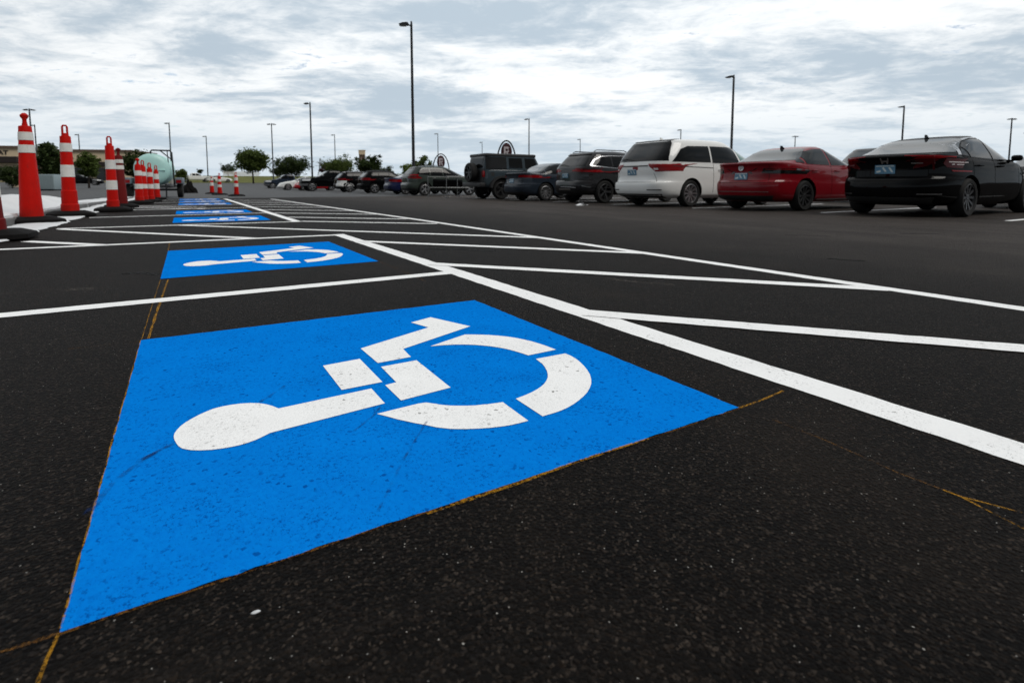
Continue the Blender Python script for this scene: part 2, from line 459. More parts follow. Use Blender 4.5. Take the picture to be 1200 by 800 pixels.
# blue squares with the wheelchair figure
def zA(p_): return g(340+p_[0]*.18755, 360+p_[1]*.1875)
def zB(p_): return g(500+p_[0]*.1875, 370+p_[1]*.1875)
def zC(p_): return g(190+p_[0]*.18333, 430+p_[1]*.18333)
FIG = [
    [zA(p_) for p_ in ((441, 262), (865, 130), (755, 99), (877, 66), (1125, 123), (706, 265), (755, 315), (548, 353))],
    [zA(p_) for p_ in ((205, 370), (435, 327), (577, 472), (322, 522))],
    [zA(p_) for p_ in ((568, 377), (790, 336), (1003, 507), (693, 588), (594, 492), (663, 474))],
    [zC(p_) for p_ in ((75, 450), (80, 430), (95, 408), (120, 383), (150, 360), (195, 334), (240, 310), (285, 290), (330, 272), (385, 258), (440, 248), (500, 240), (560, 236), (615, 237), (660, 243), (705, 255), (745, 271))]
    + [zA((508, 513)), zA((592, 606))]
    + [zC(p_) for p_ in ((690, 428), (645, 451), (600, 472), (550, 490), (500, 505), (450, 516), (400, 525), (320, 536), (240, 540), (180, 538), (130, 528), (108, 515), (95, 500), (82, 478), (76, 463))],
    [zA((543, 672)), zA((670, 640)), zA((800, 608)), zA((850, 601)), zA((930, 612))]
    + [zB(p_) for p_ in ((60, 558), (100, 563), (150, 567), (200, 568), (250, 568), (300, 566), (350, 561), (400, 556), (475, 545), (635, 662), (580, 677), (520, 690), (460, 699), (400, 706), (325, 711), (250, 714), (200, 714), (150, 713), (60, 703))]
    + [zA(p_) for p_ in ((850, 742), (780, 730), (720, 717), (670, 706), (620, 692))],
    [zB(p_) for p_ in ((683, 274), (865, 240), (900, 254), (930, 271), (960, 295), (985, 320), (1005, 346), (1020, 371), (1028, 400), (1029, 428), (1020, 455), (1005, 482), (980, 509), (950, 535), (918, 558), (880, 580), (840, 598), (800, 612), (725, 634), (557, 524), (620, 500), (658, 483), (690, 465), (715, 448), (735, 430), (748, 411), (757, 390), (757, 370), (752, 350), (740, 327), (725, 307))],
    [zB(p_) for p_ in ((22, 195), (130, 158), (240, 121), (330, 122), (390, 124), (450, 129), (500, 134), (550, 141), (605, 152), (660, 165), (700, 177), (740, 190), (808, 216), (635, 252), (600, 240), (560, 228), (520, 217), (480, 208), (440, 201), (400, 195), (350, 190), (300, 186), (240, 184), (180, 184), (100, 188))],
]
Q1 = [g(*p_) for p_ in ((70, 742), (866, 478), (556, 352), (165, 399))]
Q2 = [g(*p_) for p_ in ((188, 327), (443.5, 306.3), (385, 283.3), (197, 294.2))]
def uv_of(p_):
    """position of a point inside the first square"""
    O = Q1[0]; a = Q1[1]-O; b = Q1[3]-O; e = Q1[2]-Q1[1]-Q1[3]+O
    u = v = .5
    for _ in range(20):
        F = O+a*u+b*v+e*(u*v)-p_
        Ju = a+e*v; Jv = b+e*u
        det = Ju.x*Jv.y-Ju.y*Jv.x
        u -= (F.x*Jv.y-F.y*Jv.x)/det; v -= (Ju.x*F.y-Ju.y*F.x)/det
    return u, v
FIGUV = [[uv_of(p_) for p_ in pl] for pl in FIG]
def jag(quad, n=60, amp=.0022):
    out = []
    for i in range(4):
        a, b = quad[i], quad[(i+1) % 4]
        dv = (b-a).normalized(); nv = Vector((-dv.y, dv.x, 0))
        for k in range(n): out.append(a.lerp(b, k/n)+nv*random.uniform(-amp, amp)*(0 if k == 0 else 1))
    return out
def symbol(quad, label, amp=.0022):
    o = quad[0]
    e = empty('accessible_parking_symbol', o, 0, label, 'pavement marking', 'blue accessible parking symbols along the stalls')
    def at(u, v):
        return quad[0]*(1-u)*(1-v)+quad[1]*u*(1-v)+quad[2]*u*v+quad[3]*(1-u)*v
    flat('blue_square', [[p_-o for p_ in jag(quad, 60, amp)]], M_BLUE, .0018, e)
    flat('wheelchair_figure', [[at(u, v)-o for u, v in pl] for pl in FIGUV], M_WHITE, .0032, e)
symbol(Q1, 'large blue square with white wheelchair figure, nearest and biggest, filling the front of the stall')
symbol(Q2, 'blue wheelchair square second from the front, just beyond the first white stall line', .001)
def rect(x0, y0): return [Vector((x0, y0, 0)), Vector((x0+1.39, y0, 0)), Vector((x0+1.39, y0+1.5, 0)), Vector((x0, y0+1.5, 0))]
for (x0, y0, lb) in ((-.01, 8.86, 'third blue wheelchair square, first one past the hatched aisle'), (-.0, 11.72, 'fourth blue wheelchair square, thin strip right behind the third'),
                     (-.0, 17.35, 'fifth blue wheelchair square, pale flattened strip past the second aisle'), (0, 20.3, 'sixth blue wheelchair square, very thin pale strip before the last one'),
                     (0, 23.4, 'farthest blue wheelchair square, hairline strip near the tank trailer')):
    symbol(rect(x0, y0), lb, .001)

# chalk layout lines, tyre scuffs and tar spots: thin films on the asphalt
M_CHALK = worn_mat('orange_chalk', (.46, .22, .012), 190, .40, .58, .58)
M_CHALKF = worn_mat('faint_orange_chalk', (.26, .115, .02), 190, .42, .62, .45)
M_SCUFF = worn_mat('tyre_scuff', (.002, .03, .14), 30, .42, .66, .6)
M_TAR = worn_mat('tar_stain', (.006, .006, .006), 12, .30, .5, .75)
M_DUST = worn_mat('pale_dust', (.16, .14, .12), 60, .48, .66, .45)
def ribbon(name, pix, wd, mat, z=.0012):
    pts = [g(*p_) for p_ in pix]
    den = []
    for a, b in zip(pts, pts[1:]):
        for k in range(12): den.append(a.lerp(b, k/12))
    den.append(pts[-1])
    lo, hi = [], []
    for i, c in enumerate(den):
        tg = (den[min(i+1, len(den)-1)]-den[max(i-1, 0)]).normalized(); nv = Vector((-tg.y, tg.x, 0))
        c = c + nv*(noise.noise(c*9)*.002)
        k = wd*(.52+.35*noise.noise(c*23+Vector((0, 0, 5))))
        lo.append(c-nv*k/2); hi.append(c+nv*k/2)
    polys = [(lo[i], lo[i+1], hi[i+1], hi[i]) for i in range(len(lo)-1)]
    tag(flat(name, polys, mat, z), kind='structure')
ribbon('chalk_line', [(40, 812), (54, 775), (70, 742)], .009, M_CHALK, .0030)
ribbon('chalk_line', [(71, 738), (98, 640), (130, 524), (165, 399)], .006, M_CHALK, .0027)
ribbon('chalk_line', [(-30, 773), (20, 758), (70, 742)], .012, M_CHALKF)
ribbon('chalk_line', [(70, 744.5), (300, 668), (560, 581), (760, 515), (866, 479.5)], .010, M_CHALKF, .0027)
ribbon('chalk_line', [(500, 603), (600, 570), (680, 541), (760, 515)], .016, M_CHALK, .0033)
ribbon('chalk_line', [(866, 478), (890, 470), (918, 458)], .013, M_CHALK)
ribbon('chalk_line', [(905, 492), (960, 513), (1050, 553), (1110, 576), (1128, 582)], .007, M_CHALKF)
ribbon('chalk_line', [(1105, 574), (1126, 582), (1165, 592), (1215, 606)], .007, M_CHALK)
ribbon('chalk_line', [(1105, 574.5), (1126, 582.5), (1160, 600), (1215, 628)], .007, M_CHALK, .0018)
ribbon('chalk_line', [(166, 398), (177, 362), (188, 328)], .006, M_CHALK)
ribbon('chalk_line', [(174, 397), (185, 362), (197, 328)], .018, M_CHALK, .0018)
ribbon('chalk_line', [(196.8, 294), (199, 284)], .010, M_CHALK)
ribbon('chalk_line', [(80, 409), (120, 405), (165, 400)], .008, M_CHALKF)
ribbon('chalk_line', [(445, 307), (470, 317), (500, 330)], .012, M_CHALKF)
ribbon('tyre_scuff', [(95, 612), (130, 570), (165, 541), (203, 521)], .022, M_SCUFF, .0038)
ribbon('tyre_scuff', [(165, 541), (185, 530), (204, 521)], .016, M_SCUFF, .0042)
ribbon('tyre_scuff', [(305, 472), (335, 452), (395, 452)], .014, M_SCUFF, .0038)
ribbon('tyre_scuff', [(415, 506), (438, 488), (447, 476)], .014, M_SCUFF, .0038)
ribbon('tyre_scuff', [(443, 600), (470, 545), (500, 495)], .012, M_SCUFF, .0045)
ribbon('tar_spot', [(970, 303), (992, 305), (1014, 306)], .10, M_TAR)
ribbon('tar_spot', [(920, 275.5), (945, 276), (972, 277)], .09, M_TAR)
ribbon('tar_spot', [(1055, 274), (1080, 274), (1100, 274)], .10, M_TAR)
ribbon('tar_spot', [(142, 321), (165, 320), (196, 322)], .14, M_TAR)
ribbon('tar_spot', [(500, 292), (530, 292), (580, 294)], .16, M_TAR)
ribbon('tar_spot', [(244, 273), (256, 272.5)], .12, M_TAR)
ribbon('pale_smudge', [(0, 345), (60, 340), (130, 338)], .16, M_DUST)
ribbon('pale_smudge', [(700, 325), (740, 330), (790, 334)], .10, M_DUST)
ribbon('tar_seam', [(-20, 231), (30, 229.3)], .35, M_TAR)
ribbon('tar_seam', [(40, 224.3), (90, 221.8), (140, 219.6)], .5, M_TAR)
# the yard paving of the left lot: stall lines of the older lot
# ------------------------------------------------------------------ white sheeting on the left
M_SHEET = pmat('white_sheeting', (.60, .61, .62), .6, spec=.15, var=.16, vscale=1.6, bump=.25, bscale=5)
bm = bmesh.new()
ny, rows = 480, []
prof = [0, .02, .12, .3, .45, .52, .535, .60, .615, .70, .85, 1., 1.15, 1.35, 1.6, 1.9, 2.2]
for j in range(ny+1):
    yy = 6.1+j*.05
    ed = -1.40 + .07*noise.noise(Vector((0, yy*.7, 2))) + .08*noise.noise(Vector((3, yy*2.3, 2))) + .07*noise.noise(Vector((3, yy*7, 7)))
    fade = 1-sm(15.5, 20, yy)
    row = []
    for k, s_ in enumerate(prof):
        x_ = ed-s_*(1 if yy < 18 else 1-.45*sm(18, 27, yy))
        z_ = .012 if k < 1 else .02
        if .53 < s_ < .605: z_ = -.004 if s_ > .53 else .02
        if s_ >= .61:
            z_ = (.10-.04*(1-fade))+fade*(.05+.26*sm(.61, 1.2, s_)*(.75+.55*noise.noise(Vector((s_*.7, yy*.55, 1))))) + .02*noise.noise(Vector((s_*3, yy*2, 4)))
        if k == len(prof)-1: z_ = .008
        if 0 < k < 5: z_ += .008*(1+noise.noise(Vector((x_*5, yy*4, 0))))
        row.append(bm.verts.new((x_, yy, z_)))
    rows.append(row)
for a, b in zip(rows, rows[1:]):
    for k in range(len(prof)-1): bm.faces.new((a[k], a[k+1], b[k+1], b[k]))
e = obj('plastic_sheeting', bm, M_SHEET, angle=60)
tag(e, 'bright white sheeting with ragged edge and low mound laid beside the stalls', 'sheeting')
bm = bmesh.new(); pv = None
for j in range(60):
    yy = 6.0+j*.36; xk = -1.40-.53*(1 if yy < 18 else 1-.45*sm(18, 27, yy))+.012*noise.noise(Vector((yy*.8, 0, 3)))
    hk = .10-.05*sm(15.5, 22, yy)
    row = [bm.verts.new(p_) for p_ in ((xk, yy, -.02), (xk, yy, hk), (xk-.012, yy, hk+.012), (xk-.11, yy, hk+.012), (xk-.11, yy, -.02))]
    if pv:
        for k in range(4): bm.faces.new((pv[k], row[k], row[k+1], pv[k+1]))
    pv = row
tag(obj('kerb_edging', bm, pmat('shade_grey_kerb', (.10, .10, .10), .9, var=.4, vscale=3)), 'low kerb edging coloured dark for its shade, running between the two strips of white sheeting', 'kerb')  # shade on the kerb face is put into its dark grey colour
bm = bmesh.new()
add_box(bm, -.09, .09, -.06, .06, 0, .16, .01); 
q = g(98, 232, .0); tag(obj('white_block', bm, M_SHEET, loc=(-2.45, 17.6, .06)), 'small white block standing on the white sheeting', 'block')

# ------------------------------------------------------------------ traffic channelizer cones
def cone(px_, py_, ptop, ws, H, rb, rt, bands, steps, handle, base, label, mat=M_RED, group='traffic cones in the row beside the stalls', rz=0., tilt=0., dull=False):
    q = g(px_, py_); H0 = H; H = up(px_, ptop, q); fs = H/H0
    bands = [(a*fs, b*fs) for a, b in bands]; steps = [k*fs for k in steps]; rb *= ws; rt *= ws; base *= .86
    e = empty('traffic_cone', (q.x, q.y, 0.016 if q.x < -1 else .0), rz, label, 'traffic cone', group)
    if tilt: e.rotation_euler = (tilt, 0, rz)
    bm = bmesh.new()
    hb = .095
    k = base/2; c = k*.30
    oct_ = [(-k+c, -k), (k-c, -k), (k, -k+c), (k, k-c), (k-c, k), (-k+c, k), (-k, k-c), (-k, -k+c)]
    A = [bm.verts.new((x, y, 0)) for x, y in oct_]; B = [bm.verts.new((x*.97, y*.97, hb*.55)) for x, y in oct_]
    C_ = [bm.verts.new((x*.62, y*.62, hb)) for x, y in oct_]
    for a, b in ((A, B), (B, C_)):
        for i in range(8): bm.faces.new((a[i], a[(i+1) % 8], b[(i+1) % 8], b[i]))
    bm.faces.new(A); bm.faces.new(C_)
    bmesh.ops.bevel(bm, geom=[ed for ed in bm.edges], offset=.006, segments=1, affect='EDGES')
    obj('rubber_base', bm, M_RUB, e, angle=25)
    hbody = H-.20
    def rad_(z): return rb+(rt-rb)*(z/hbody)
    prof = []
    zs = sorted(set([hb*.6, hbody-.012] + [s for s in steps]))
    add = 0
    prof.append((rad_(hb*.6)+.012*len(steps), hb*.6))
    n = len(steps)
    for i, s in enumerate(sorted(steps)):
        off = .012*(n-i)
        prof.append((rad_(s)+off, s-.006)); prof.append((rad_(s)+off-.012, s+.006))
    prof += [(rad_(hbody)+.0, hbody-.012), (rad_(hbody)*.93, hbody), (rad_(hbody)*.5, hbody+.012)]
    bm = bmesh.new(); add_lathe(bm, prof, 32)
    obj('cone_body', bm, mat, e, angle=30)
    for z0, z1 in bands:
        bm = bmesh.new()
        add_lathe(bm, [(rad_(z0)+.002, z0), (rad_(z0)+.005, z0+.003), (rad_(z1)+.005, z1-.003), (rad_(z1)+.002, z1)], 32, cap=False)
        obj('reflective_band', bm, M_BAND, e, angle=40)
    bm = bmesh.new()
    z0 = hbody+.01
    if handle == 'loop':
        wv = rt*.42
        add_tube(bm, [(-wv*1.15, 0, z0-.01), (-wv, 0, z0+.05), (-wv, 0, H-.035), (-wv*.6, 0, H-.01), (wv*.6, 0, H-.01), (wv, 0, H-.035), (wv, 0, z0+.05), (wv*1.15, 0, z0-.01)], .017, 8)
        add_lathe(bm, [(rt*.66, z0-.01), (rt*.6, z0+.035), (rt*.35, z0+.045)], 16)
    else:
        add_lathe(bm, [(rt*.5, z0-.01), (rt*.36, z0+.05), (rt*.33, z0+.09), (rt*.62, z0+.125), (rt*.68, z0+.15), (rt*.40, z0+.175), (rt*.2, z0+.185)], 14)
    obj('handle', bm, mat, e, angle=40)
    return e
cone(-8, 281, 165, .66, 1.25, .165, .10, [(.52, .72), (.86, 1.0)], [.25], 'knob', .78, 'dark dirty red traffic cone cut off by the left photo edge', M_REDD)
cone(38, 262, 134, .62, 1.50, .235, .125, [(.955, 1.062), (1.125, 1.235)], [], 'knob', .86, 'tallest wide red traffic cone with two close white bands and a knobbed top', rz=.3)
cone(83, 254, 148, .70, 1.52, .165, .115, [(.655, .855), (1.075, 1.215)], [.20, .43], 'loop', .84, 'red stepped cone with slotted loop handle, second whole one of the row', rz=.2)
cone(133, 248, 161, .74, 1.46, .145, .108, [(.42, .60), (.82, 1.00)], [.21], 'loop', .80, 'red cone with two broad white bands in front of a dark red cone', rz=.1)
cone(142.5, 243.5, 174, .78, 1.35, .19, .105, [(.86, .95), (1.0, 1.08)], [], 'knob', .85, 'darker red tapered cone half hidden behind a banded cone', M_REDD, rz=.1)
cone(164, 239.0, 186, .78, 1.30, .145, .105, [(.42, .56), (.80, .94)], [.2], 'knob', .78, 'red cone in front of the mint green tank, left of a tight pair', rz=.2)
cone(169.5, 237.0, 188, .78, 1.27, .15, .105, [(.42, .55), (.80, .92)], [.2], 'loop', .78, 'red cone partly covered by its neighbour before the green tank', rz=.4)
cone(177.3, 236.5, 191, .85, 1.27, .12, .095, [(.43, .58), (.82, .96)], [.2], 'loop', .72, 'slim red loop handled cone standing before the middle of the green tank')
cone(184.5, 234, 194, .85, 1.27, .125, .095, [(.40, .60), (.76, .96)], [.18], 'loop', .72, 'farthest cone of the row, nearest the trailer wheel')
gr2 = 'traffic cones at the end of the hatched stalls'
cone(248.6, 227.2, 207, .85, 1.06, .16, .10, [(.50, .70), (.82, .95)], [], 'knob', .9, 'orange cone left of a trio on the grey far lot', group=gr2)
cone(257.8, 228.4, 203, .85, 1.18, .145, .10, [(.42, .56), (.72, .86)], [.2], 'loop', .95, 'middle cone of the trio before the white sedan', group=gr2)
cone(277.3, 229.8, 202, .85, 1.16, .135, .10, [(.46, .62), (.76, .92)], [.2], 'loop', .9, 'cone standing apart to the right of two others, below the far tree', group=gr2)

# ------------------------------------------------------------------ tank trailer
M_TANK = pmat('mint_tank_plastic', (.42, .68, .64), .38, spec=.4, var=.06, vscale=1.5)
M_FRAME = pmat('trailer_frame_paint', (.010, .012, .014), .5)
M_FEND = pmat('fender_paint', (.13, .17, .20), .5, var=.1)
tr_c = (g(147, 232)+g(217, 231.5))*.5
e = empty('tank_trailer', (tr_c.x, tr_c.y, 0), R(-5), 'black framed trailer carrying a round mint green tank, parked past the cones', 'trailer')
bm = bmesh.new()
Mx = Matrix.Translation((-.03, -.35, 1.26)) @ Matrix.Rotation(-math.pi/2, 4, 'X') @ Matrix.Diagonal((1.09, 1.09, 1., 1.))
add_lathe(bm, [(.02, -.13), (.25, -.125), (.45, -.10), (.58, -.045), (.635, .03), (.645, .06), (.635, .09), (.63, .7), (.645, .73), (.645, .78), (.63, .81), (.63, 1.55), (.645, 1.58), (.645, 1.63), (.63, 1.66), (.60, 2.2), (.45, 2.3), (.1, 2.34)], 40, Mx)
tank = obj('water_tank', bm, M_TANK, e, angle=50)
bm = bmesh.new(); add_box(bm, .22, .48, -.50, -.42, 1.20, 1.25, .01); add_tube(bm, [(.22, -.47, 1.24), (.22, -.44, .95)], .02)
obj('end_rib', bm, M_TANK, tank)
bm = bmesh.new()
add_lathe(bm, [(.2, 0), (.2, .07), (.17, .1), (.05, .11)], 20, Matrix.Translation((-.03, .6, 1.86)))
obj('filler_cap', bm, M_TANK, tank)
bm = bmesh.new()
for x_ in (-.55, .49): add_box(bm, x_, x_+.08, -.7, 3.2, .44, .56, .008)
for y_ in (-.7, .4, 1.5, 2.6): add_box(bm, -.47, .49, y_, y_+.08, .445, .555)
for x_ in (-.85, .77): add_box(bm, x_, x_+.06, -.5, 2.6, .50, .56, .005)
add_tube(bm, [(-1.05, .1, .36), (1.05, .1, .36)], .05, 10)
for x_ in (-.4, .4): add_box(bm, x_-.03, x_+.03, .0, 2.2, .556, .62)
obj('chassis', bm, M_FRAME, e)
bm = bmesh.new()
add_tube(bm, [(.78, -.3, .55), (.76, -.3, 1.2), (.73, -.3, 2.02), (.66, -.3, 2.10), (-.02, -.3, 2.10), (-.06, -.3, 2.05), (-.06, -.3, 1.86)], .035, 8)
add_tube(bm, [(.30, -.3, 2.09), (.74, -.3, 1.68)], .025)
add_tube(bm, [(.56, -.3, 2.09), (.60, -.3, 1.3)], .02)
obj('pipe_frame', bm, M_FRAME, e)
for sx in (-1, 1):
    bm = bmesh.new()
    c = sx*.96
    add_box(bm, c-.14, c+.14, -.42, .62, .62, .90, .03)
    obj('fender', bm, M_FEND, e)
    bm = bmesh.new()
    add_lathe(bm, [(.18, -.10), (.30, -.11), (.335, -.08), (.335, .08), (.30, .11), (.18, .10)], 24, Matrix.Translation((c, .1, .335)) @ Matrix.Rotation(math.pi/2, 4, 'Y'))
    wh = obj('wheel', bm, M_TYRE, e)
    bm = bmesh.new()
    add_lathe(bm, [(.02, -.06), (.18, -.09), (.19, 0), (.18, .09), (.02, .06)], 18, Matrix.Translation((c, .1, .335)) @ Matrix.Rotation(math.pi/2, 4, 'Y'))
    obj('rim', bm, M_RIMD, wh)
    bm = bmesh.new(); add_box(bm, c-.10, c+.10, -.46, -.43, .66, .80); obj('lamp', bm, M_TAIL, e)
bm = bmesh.new(); add_tube(bm, [(-.5, -.55, .45), (-.5, -.55, .03)], .03); add_box(bm, -.58, -.42, -.63, -.47, 0, .03); obj('jack_stand', bm, M_FRAME, e)
bm = bmesh.new(); add_tube(bm, [(.48, -.55, .45), (.48, -.55, .03)], .03); add_box(bm, .40, .56, -.63, -.47, 0, .03); obj('jack_stand', bm, M_FRAME, e)

bm = bmesh.new()
q = g(222, 226.3)
bmesh.ops.create_icosphere(bm, subdivisions=4, radius=1)
for v in bm.verts:
    n_ = noise.noise(v.co*2.3)*.28+noise.noise(v.co*6)*.12
    r_ = 1+n_
    zt = max(0, v.co.z)
    v.co = Vector((v.co.x*r_*.50*(1-.55*zt), v.co.y*r_*.5*(1-.5*zt), max(-.02, v.co.z*r_*.85)))
tag(obj('dark_heap', bm, M_RUB, loc=(q.x, q.y, 0)), 'dark lumpy heap on grey asphalt right of the tank trailer wheel', 'heap')  # made-up lumpy shape in place of the trailer's pump gear

# ------------------------------------------------------------------ cars
def interp(tab, x):
    if x <= tab[0][0]: return tab[0][1]
    for (a, fa), (b, fb) in zip(tab, tab[1:]):
        if x <= b:
            k = (x-a)/(b-a) if b > a else 0
            return fa+(fb-fa)*k
    return tab[-1][1]
def interp_levels(levels, nsub=3):
    """Catmull-Rom through the listed levels"""
    out = []
    n = len(levels)
    for i in range(n-1):
        p0, p1, p2, p3 = levels[max(i-1, 0)], levels[i], levels[i+1], levels[min(i+2, n-1)]
        for k in range(nsub):
            s = k/nsub
            row = [p1[0]+(p2[0]-p1[0])*s]
            for c in range(1, len(p1)):
                m1 = (p2[c]-p0[c])/2 if p2[0]-p0[0] else 0; m2 = (p3[c]-p1[c])/2
                dl = p2[c]-p1[c]
                lim = abs(dl)*3
                if (m1 > 0) != (dl > 0): m1 = 0
                if (m2 > 0) != (dl > 0): m2 = 0
                m1 = max(-lim, min(lim, m1)); m2 = max(-lim, min(lim, m2))
                s2, s3 = s*s, s*s*s
                row.append((2*s3-3*s2+1)*p1[c]+(s3-2*s2+s)*m1+(-2*s3+3*s2)*p2[c]+(s3-s2)*m2)
            out.append(row)
    out.append(list(levels[-1]))
    return out
NR = 112
def plan(xr, xf, hw, nr, nf, m=NR):
    """rounded plan outline, resampled evenly, starting at the middle of the rear"""
    xm = xr+(xf-xr)*.45
    dense = []
    K = 720
    for i in range(K):
        th = 2*math.pi*i/K
        c, s = math.cos(th), math.sin(th)
        if c >= 0: a, n = xm-xr, nr
        else: a, n = xf-xm, nf
        x_ = xm-math.copysign(abs(c)**(2/n), c)*a
        y_ = math.copysign(abs(s)**(2/n), s)*hw
        dense.append((x_, y_))
    L = [0]
    for i in range(K):
        a, b = dense[i], dense[(i+1) % K]
        L.append(L[-1]+math.hypot(b[0]-a[0], b[1]-a[1]))
    out = []; j = 0
    for k in range(m):
        tgt = L[-1]*k/m
        while L[j+1] < tgt: j += 1
        a, b = dense[j % K], dense[(j+1) % K]
        f = (tgt-L[j])/max(1e-9, L[j+1]-L[j])
        out.append((a[0]+(b[0]-a[0])*f, a[1]+(b[1]-a[1])*f))
    return out
def shell(bm, levels, zfun, nr, nf, crown, cap_bottom=True):
    rings = []
    lv = interp_levels(levels)
    for row in lv:
        rings.append([bm.verts.new((x_, y_, zfun(row[0], x_))) for x_, y_ in plan(row[1], row[2], row[3], nr, nf)])
    last = lv[-1]; ol = plan(last[1], last[2], last[3], nr, nf); xc = (last[1]+last[2])/2
    for f in (.975, .93, .85, .7, .5, .3, .12):
        ring = []
        for x_, y_ in ol:
            X_ = xc+(x_-xc)*(1-(1-f)*.55) if f > .6 else xc+(x_-xc)*(f+.18*0)
            X_ = xc+(x_-xc)*f
            ring.append(bm.verts.new((X_, y_*f, zfun(1., X_)+crown*(1-f**2.2))))
        rings.append(ring)
    m = NR
    for a, b in zip(rings, rings[1:]):
        for k in range(m): bm.faces.new((a[k], a[(k+1) % m], b[(k+1) % m], b[k]))
    bm.faces.new(rings[-1])
    if cap_bottom: bm.faces.new(rings[0][::-1])

def wheel_proto(R_, spokes, rim_mat, wdt=.21):
    """a wheel with its axle along y, outer side at -y"""
    tm = bmesh.new(); rr = R_*.70
    My = Matrix.Rotation(math.pi/2, 4, 'X')
    h = wdt/2
    add_lathe(tm, [(rr, -h+.02), (rr+.01, -h), (R_*.90, -h-.008), (R_*.97, -h+.02), (R_, -h+.045), (R_, h-.045), (R_*.97, h-.02), (R_*.9, h+.008), (rr+.01, h), (rr, h-.02)], 40, My, cap=False)
    rm = bmesh.new()
    add_lathe(rm, [(rr+.004, h-.01), (rr-.012, h-.004), (rr-.02, h-.03), (rr-.03, -h+.02)], 40, My, cap=False)
    add_lathe(rm, [(.02, h-.028), (.035, h-.025), (.055, h-.03), (.06, h-.07)], 20, My)
    for k in range(spokes):
        a = 2*math.pi*k/spokes
        Mz = My @ Matrix.Rotation(a, 4, 'Z')
        w0, w1 = (.022, .034) if spokes <= 6 else (.014, .022)
        vs = []
        for (r_, w_, z_) in ((.045, w0, h-.032), (rr-.015, w1, h-.012)):
            for sy in (-1, 1): vs.append(rm.verts.new(Mz @ Vector((r_, sy*w_, z_))))
            for sy in (-1, 1): vs.append(rm.verts.new(Mz @ Vector((r_, sy*w_*1.2, z_-.035))))
        rm.faces.new((vs[0], vs[4], vs[5], vs[1])); rm.faces.new((vs[0], vs[2], vs[6], vs[4])); rm.faces.new((vs[1], vs[5], vs[7], vs[3]))
    dm = bmesh.new()
    add_lathe(dm, [(.03, -.01), (rr-.03, -.01), (rr-.03, -.03), (.03, -.03)], 24, My)
    out = []
    for nm, b_, mt in (('tyre', tm, M_TYRE), ('rim', rm, rim_mat), ('brake_disc', dm, M_RIMD)):
        me = bpy.data.meshes.new(nm); bmesh.ops.recalc_face_normals(b_, faces=b_.faces); b_.to_mesh(me); b_.free()
        for p_ in me.polygons: p_.use_smooth = True
        me.set_sharp_from_angle(angle=R(30)); me.materials.append(mt); out.append((nm, me))
    return out
def put_wheel(proto, parent, x_, y_, R_, outer, name='wheel'):
    e = bpy.data.objects.new(name, proto[0][1]); COL.objects.link(e)         # the tyre carries the rim
    e.parent = parent; e.location = (x_, y_, R_)
    e.rotation_euler = (random.uniform(-3, 3) if False else 0, 0, 0 if outer < 0 else math.pi)
    for nm, me in proto[1:]:
        o = bpy.data.objects.new(nm, me); COL.objects.link(o); o.parent = e
    return e

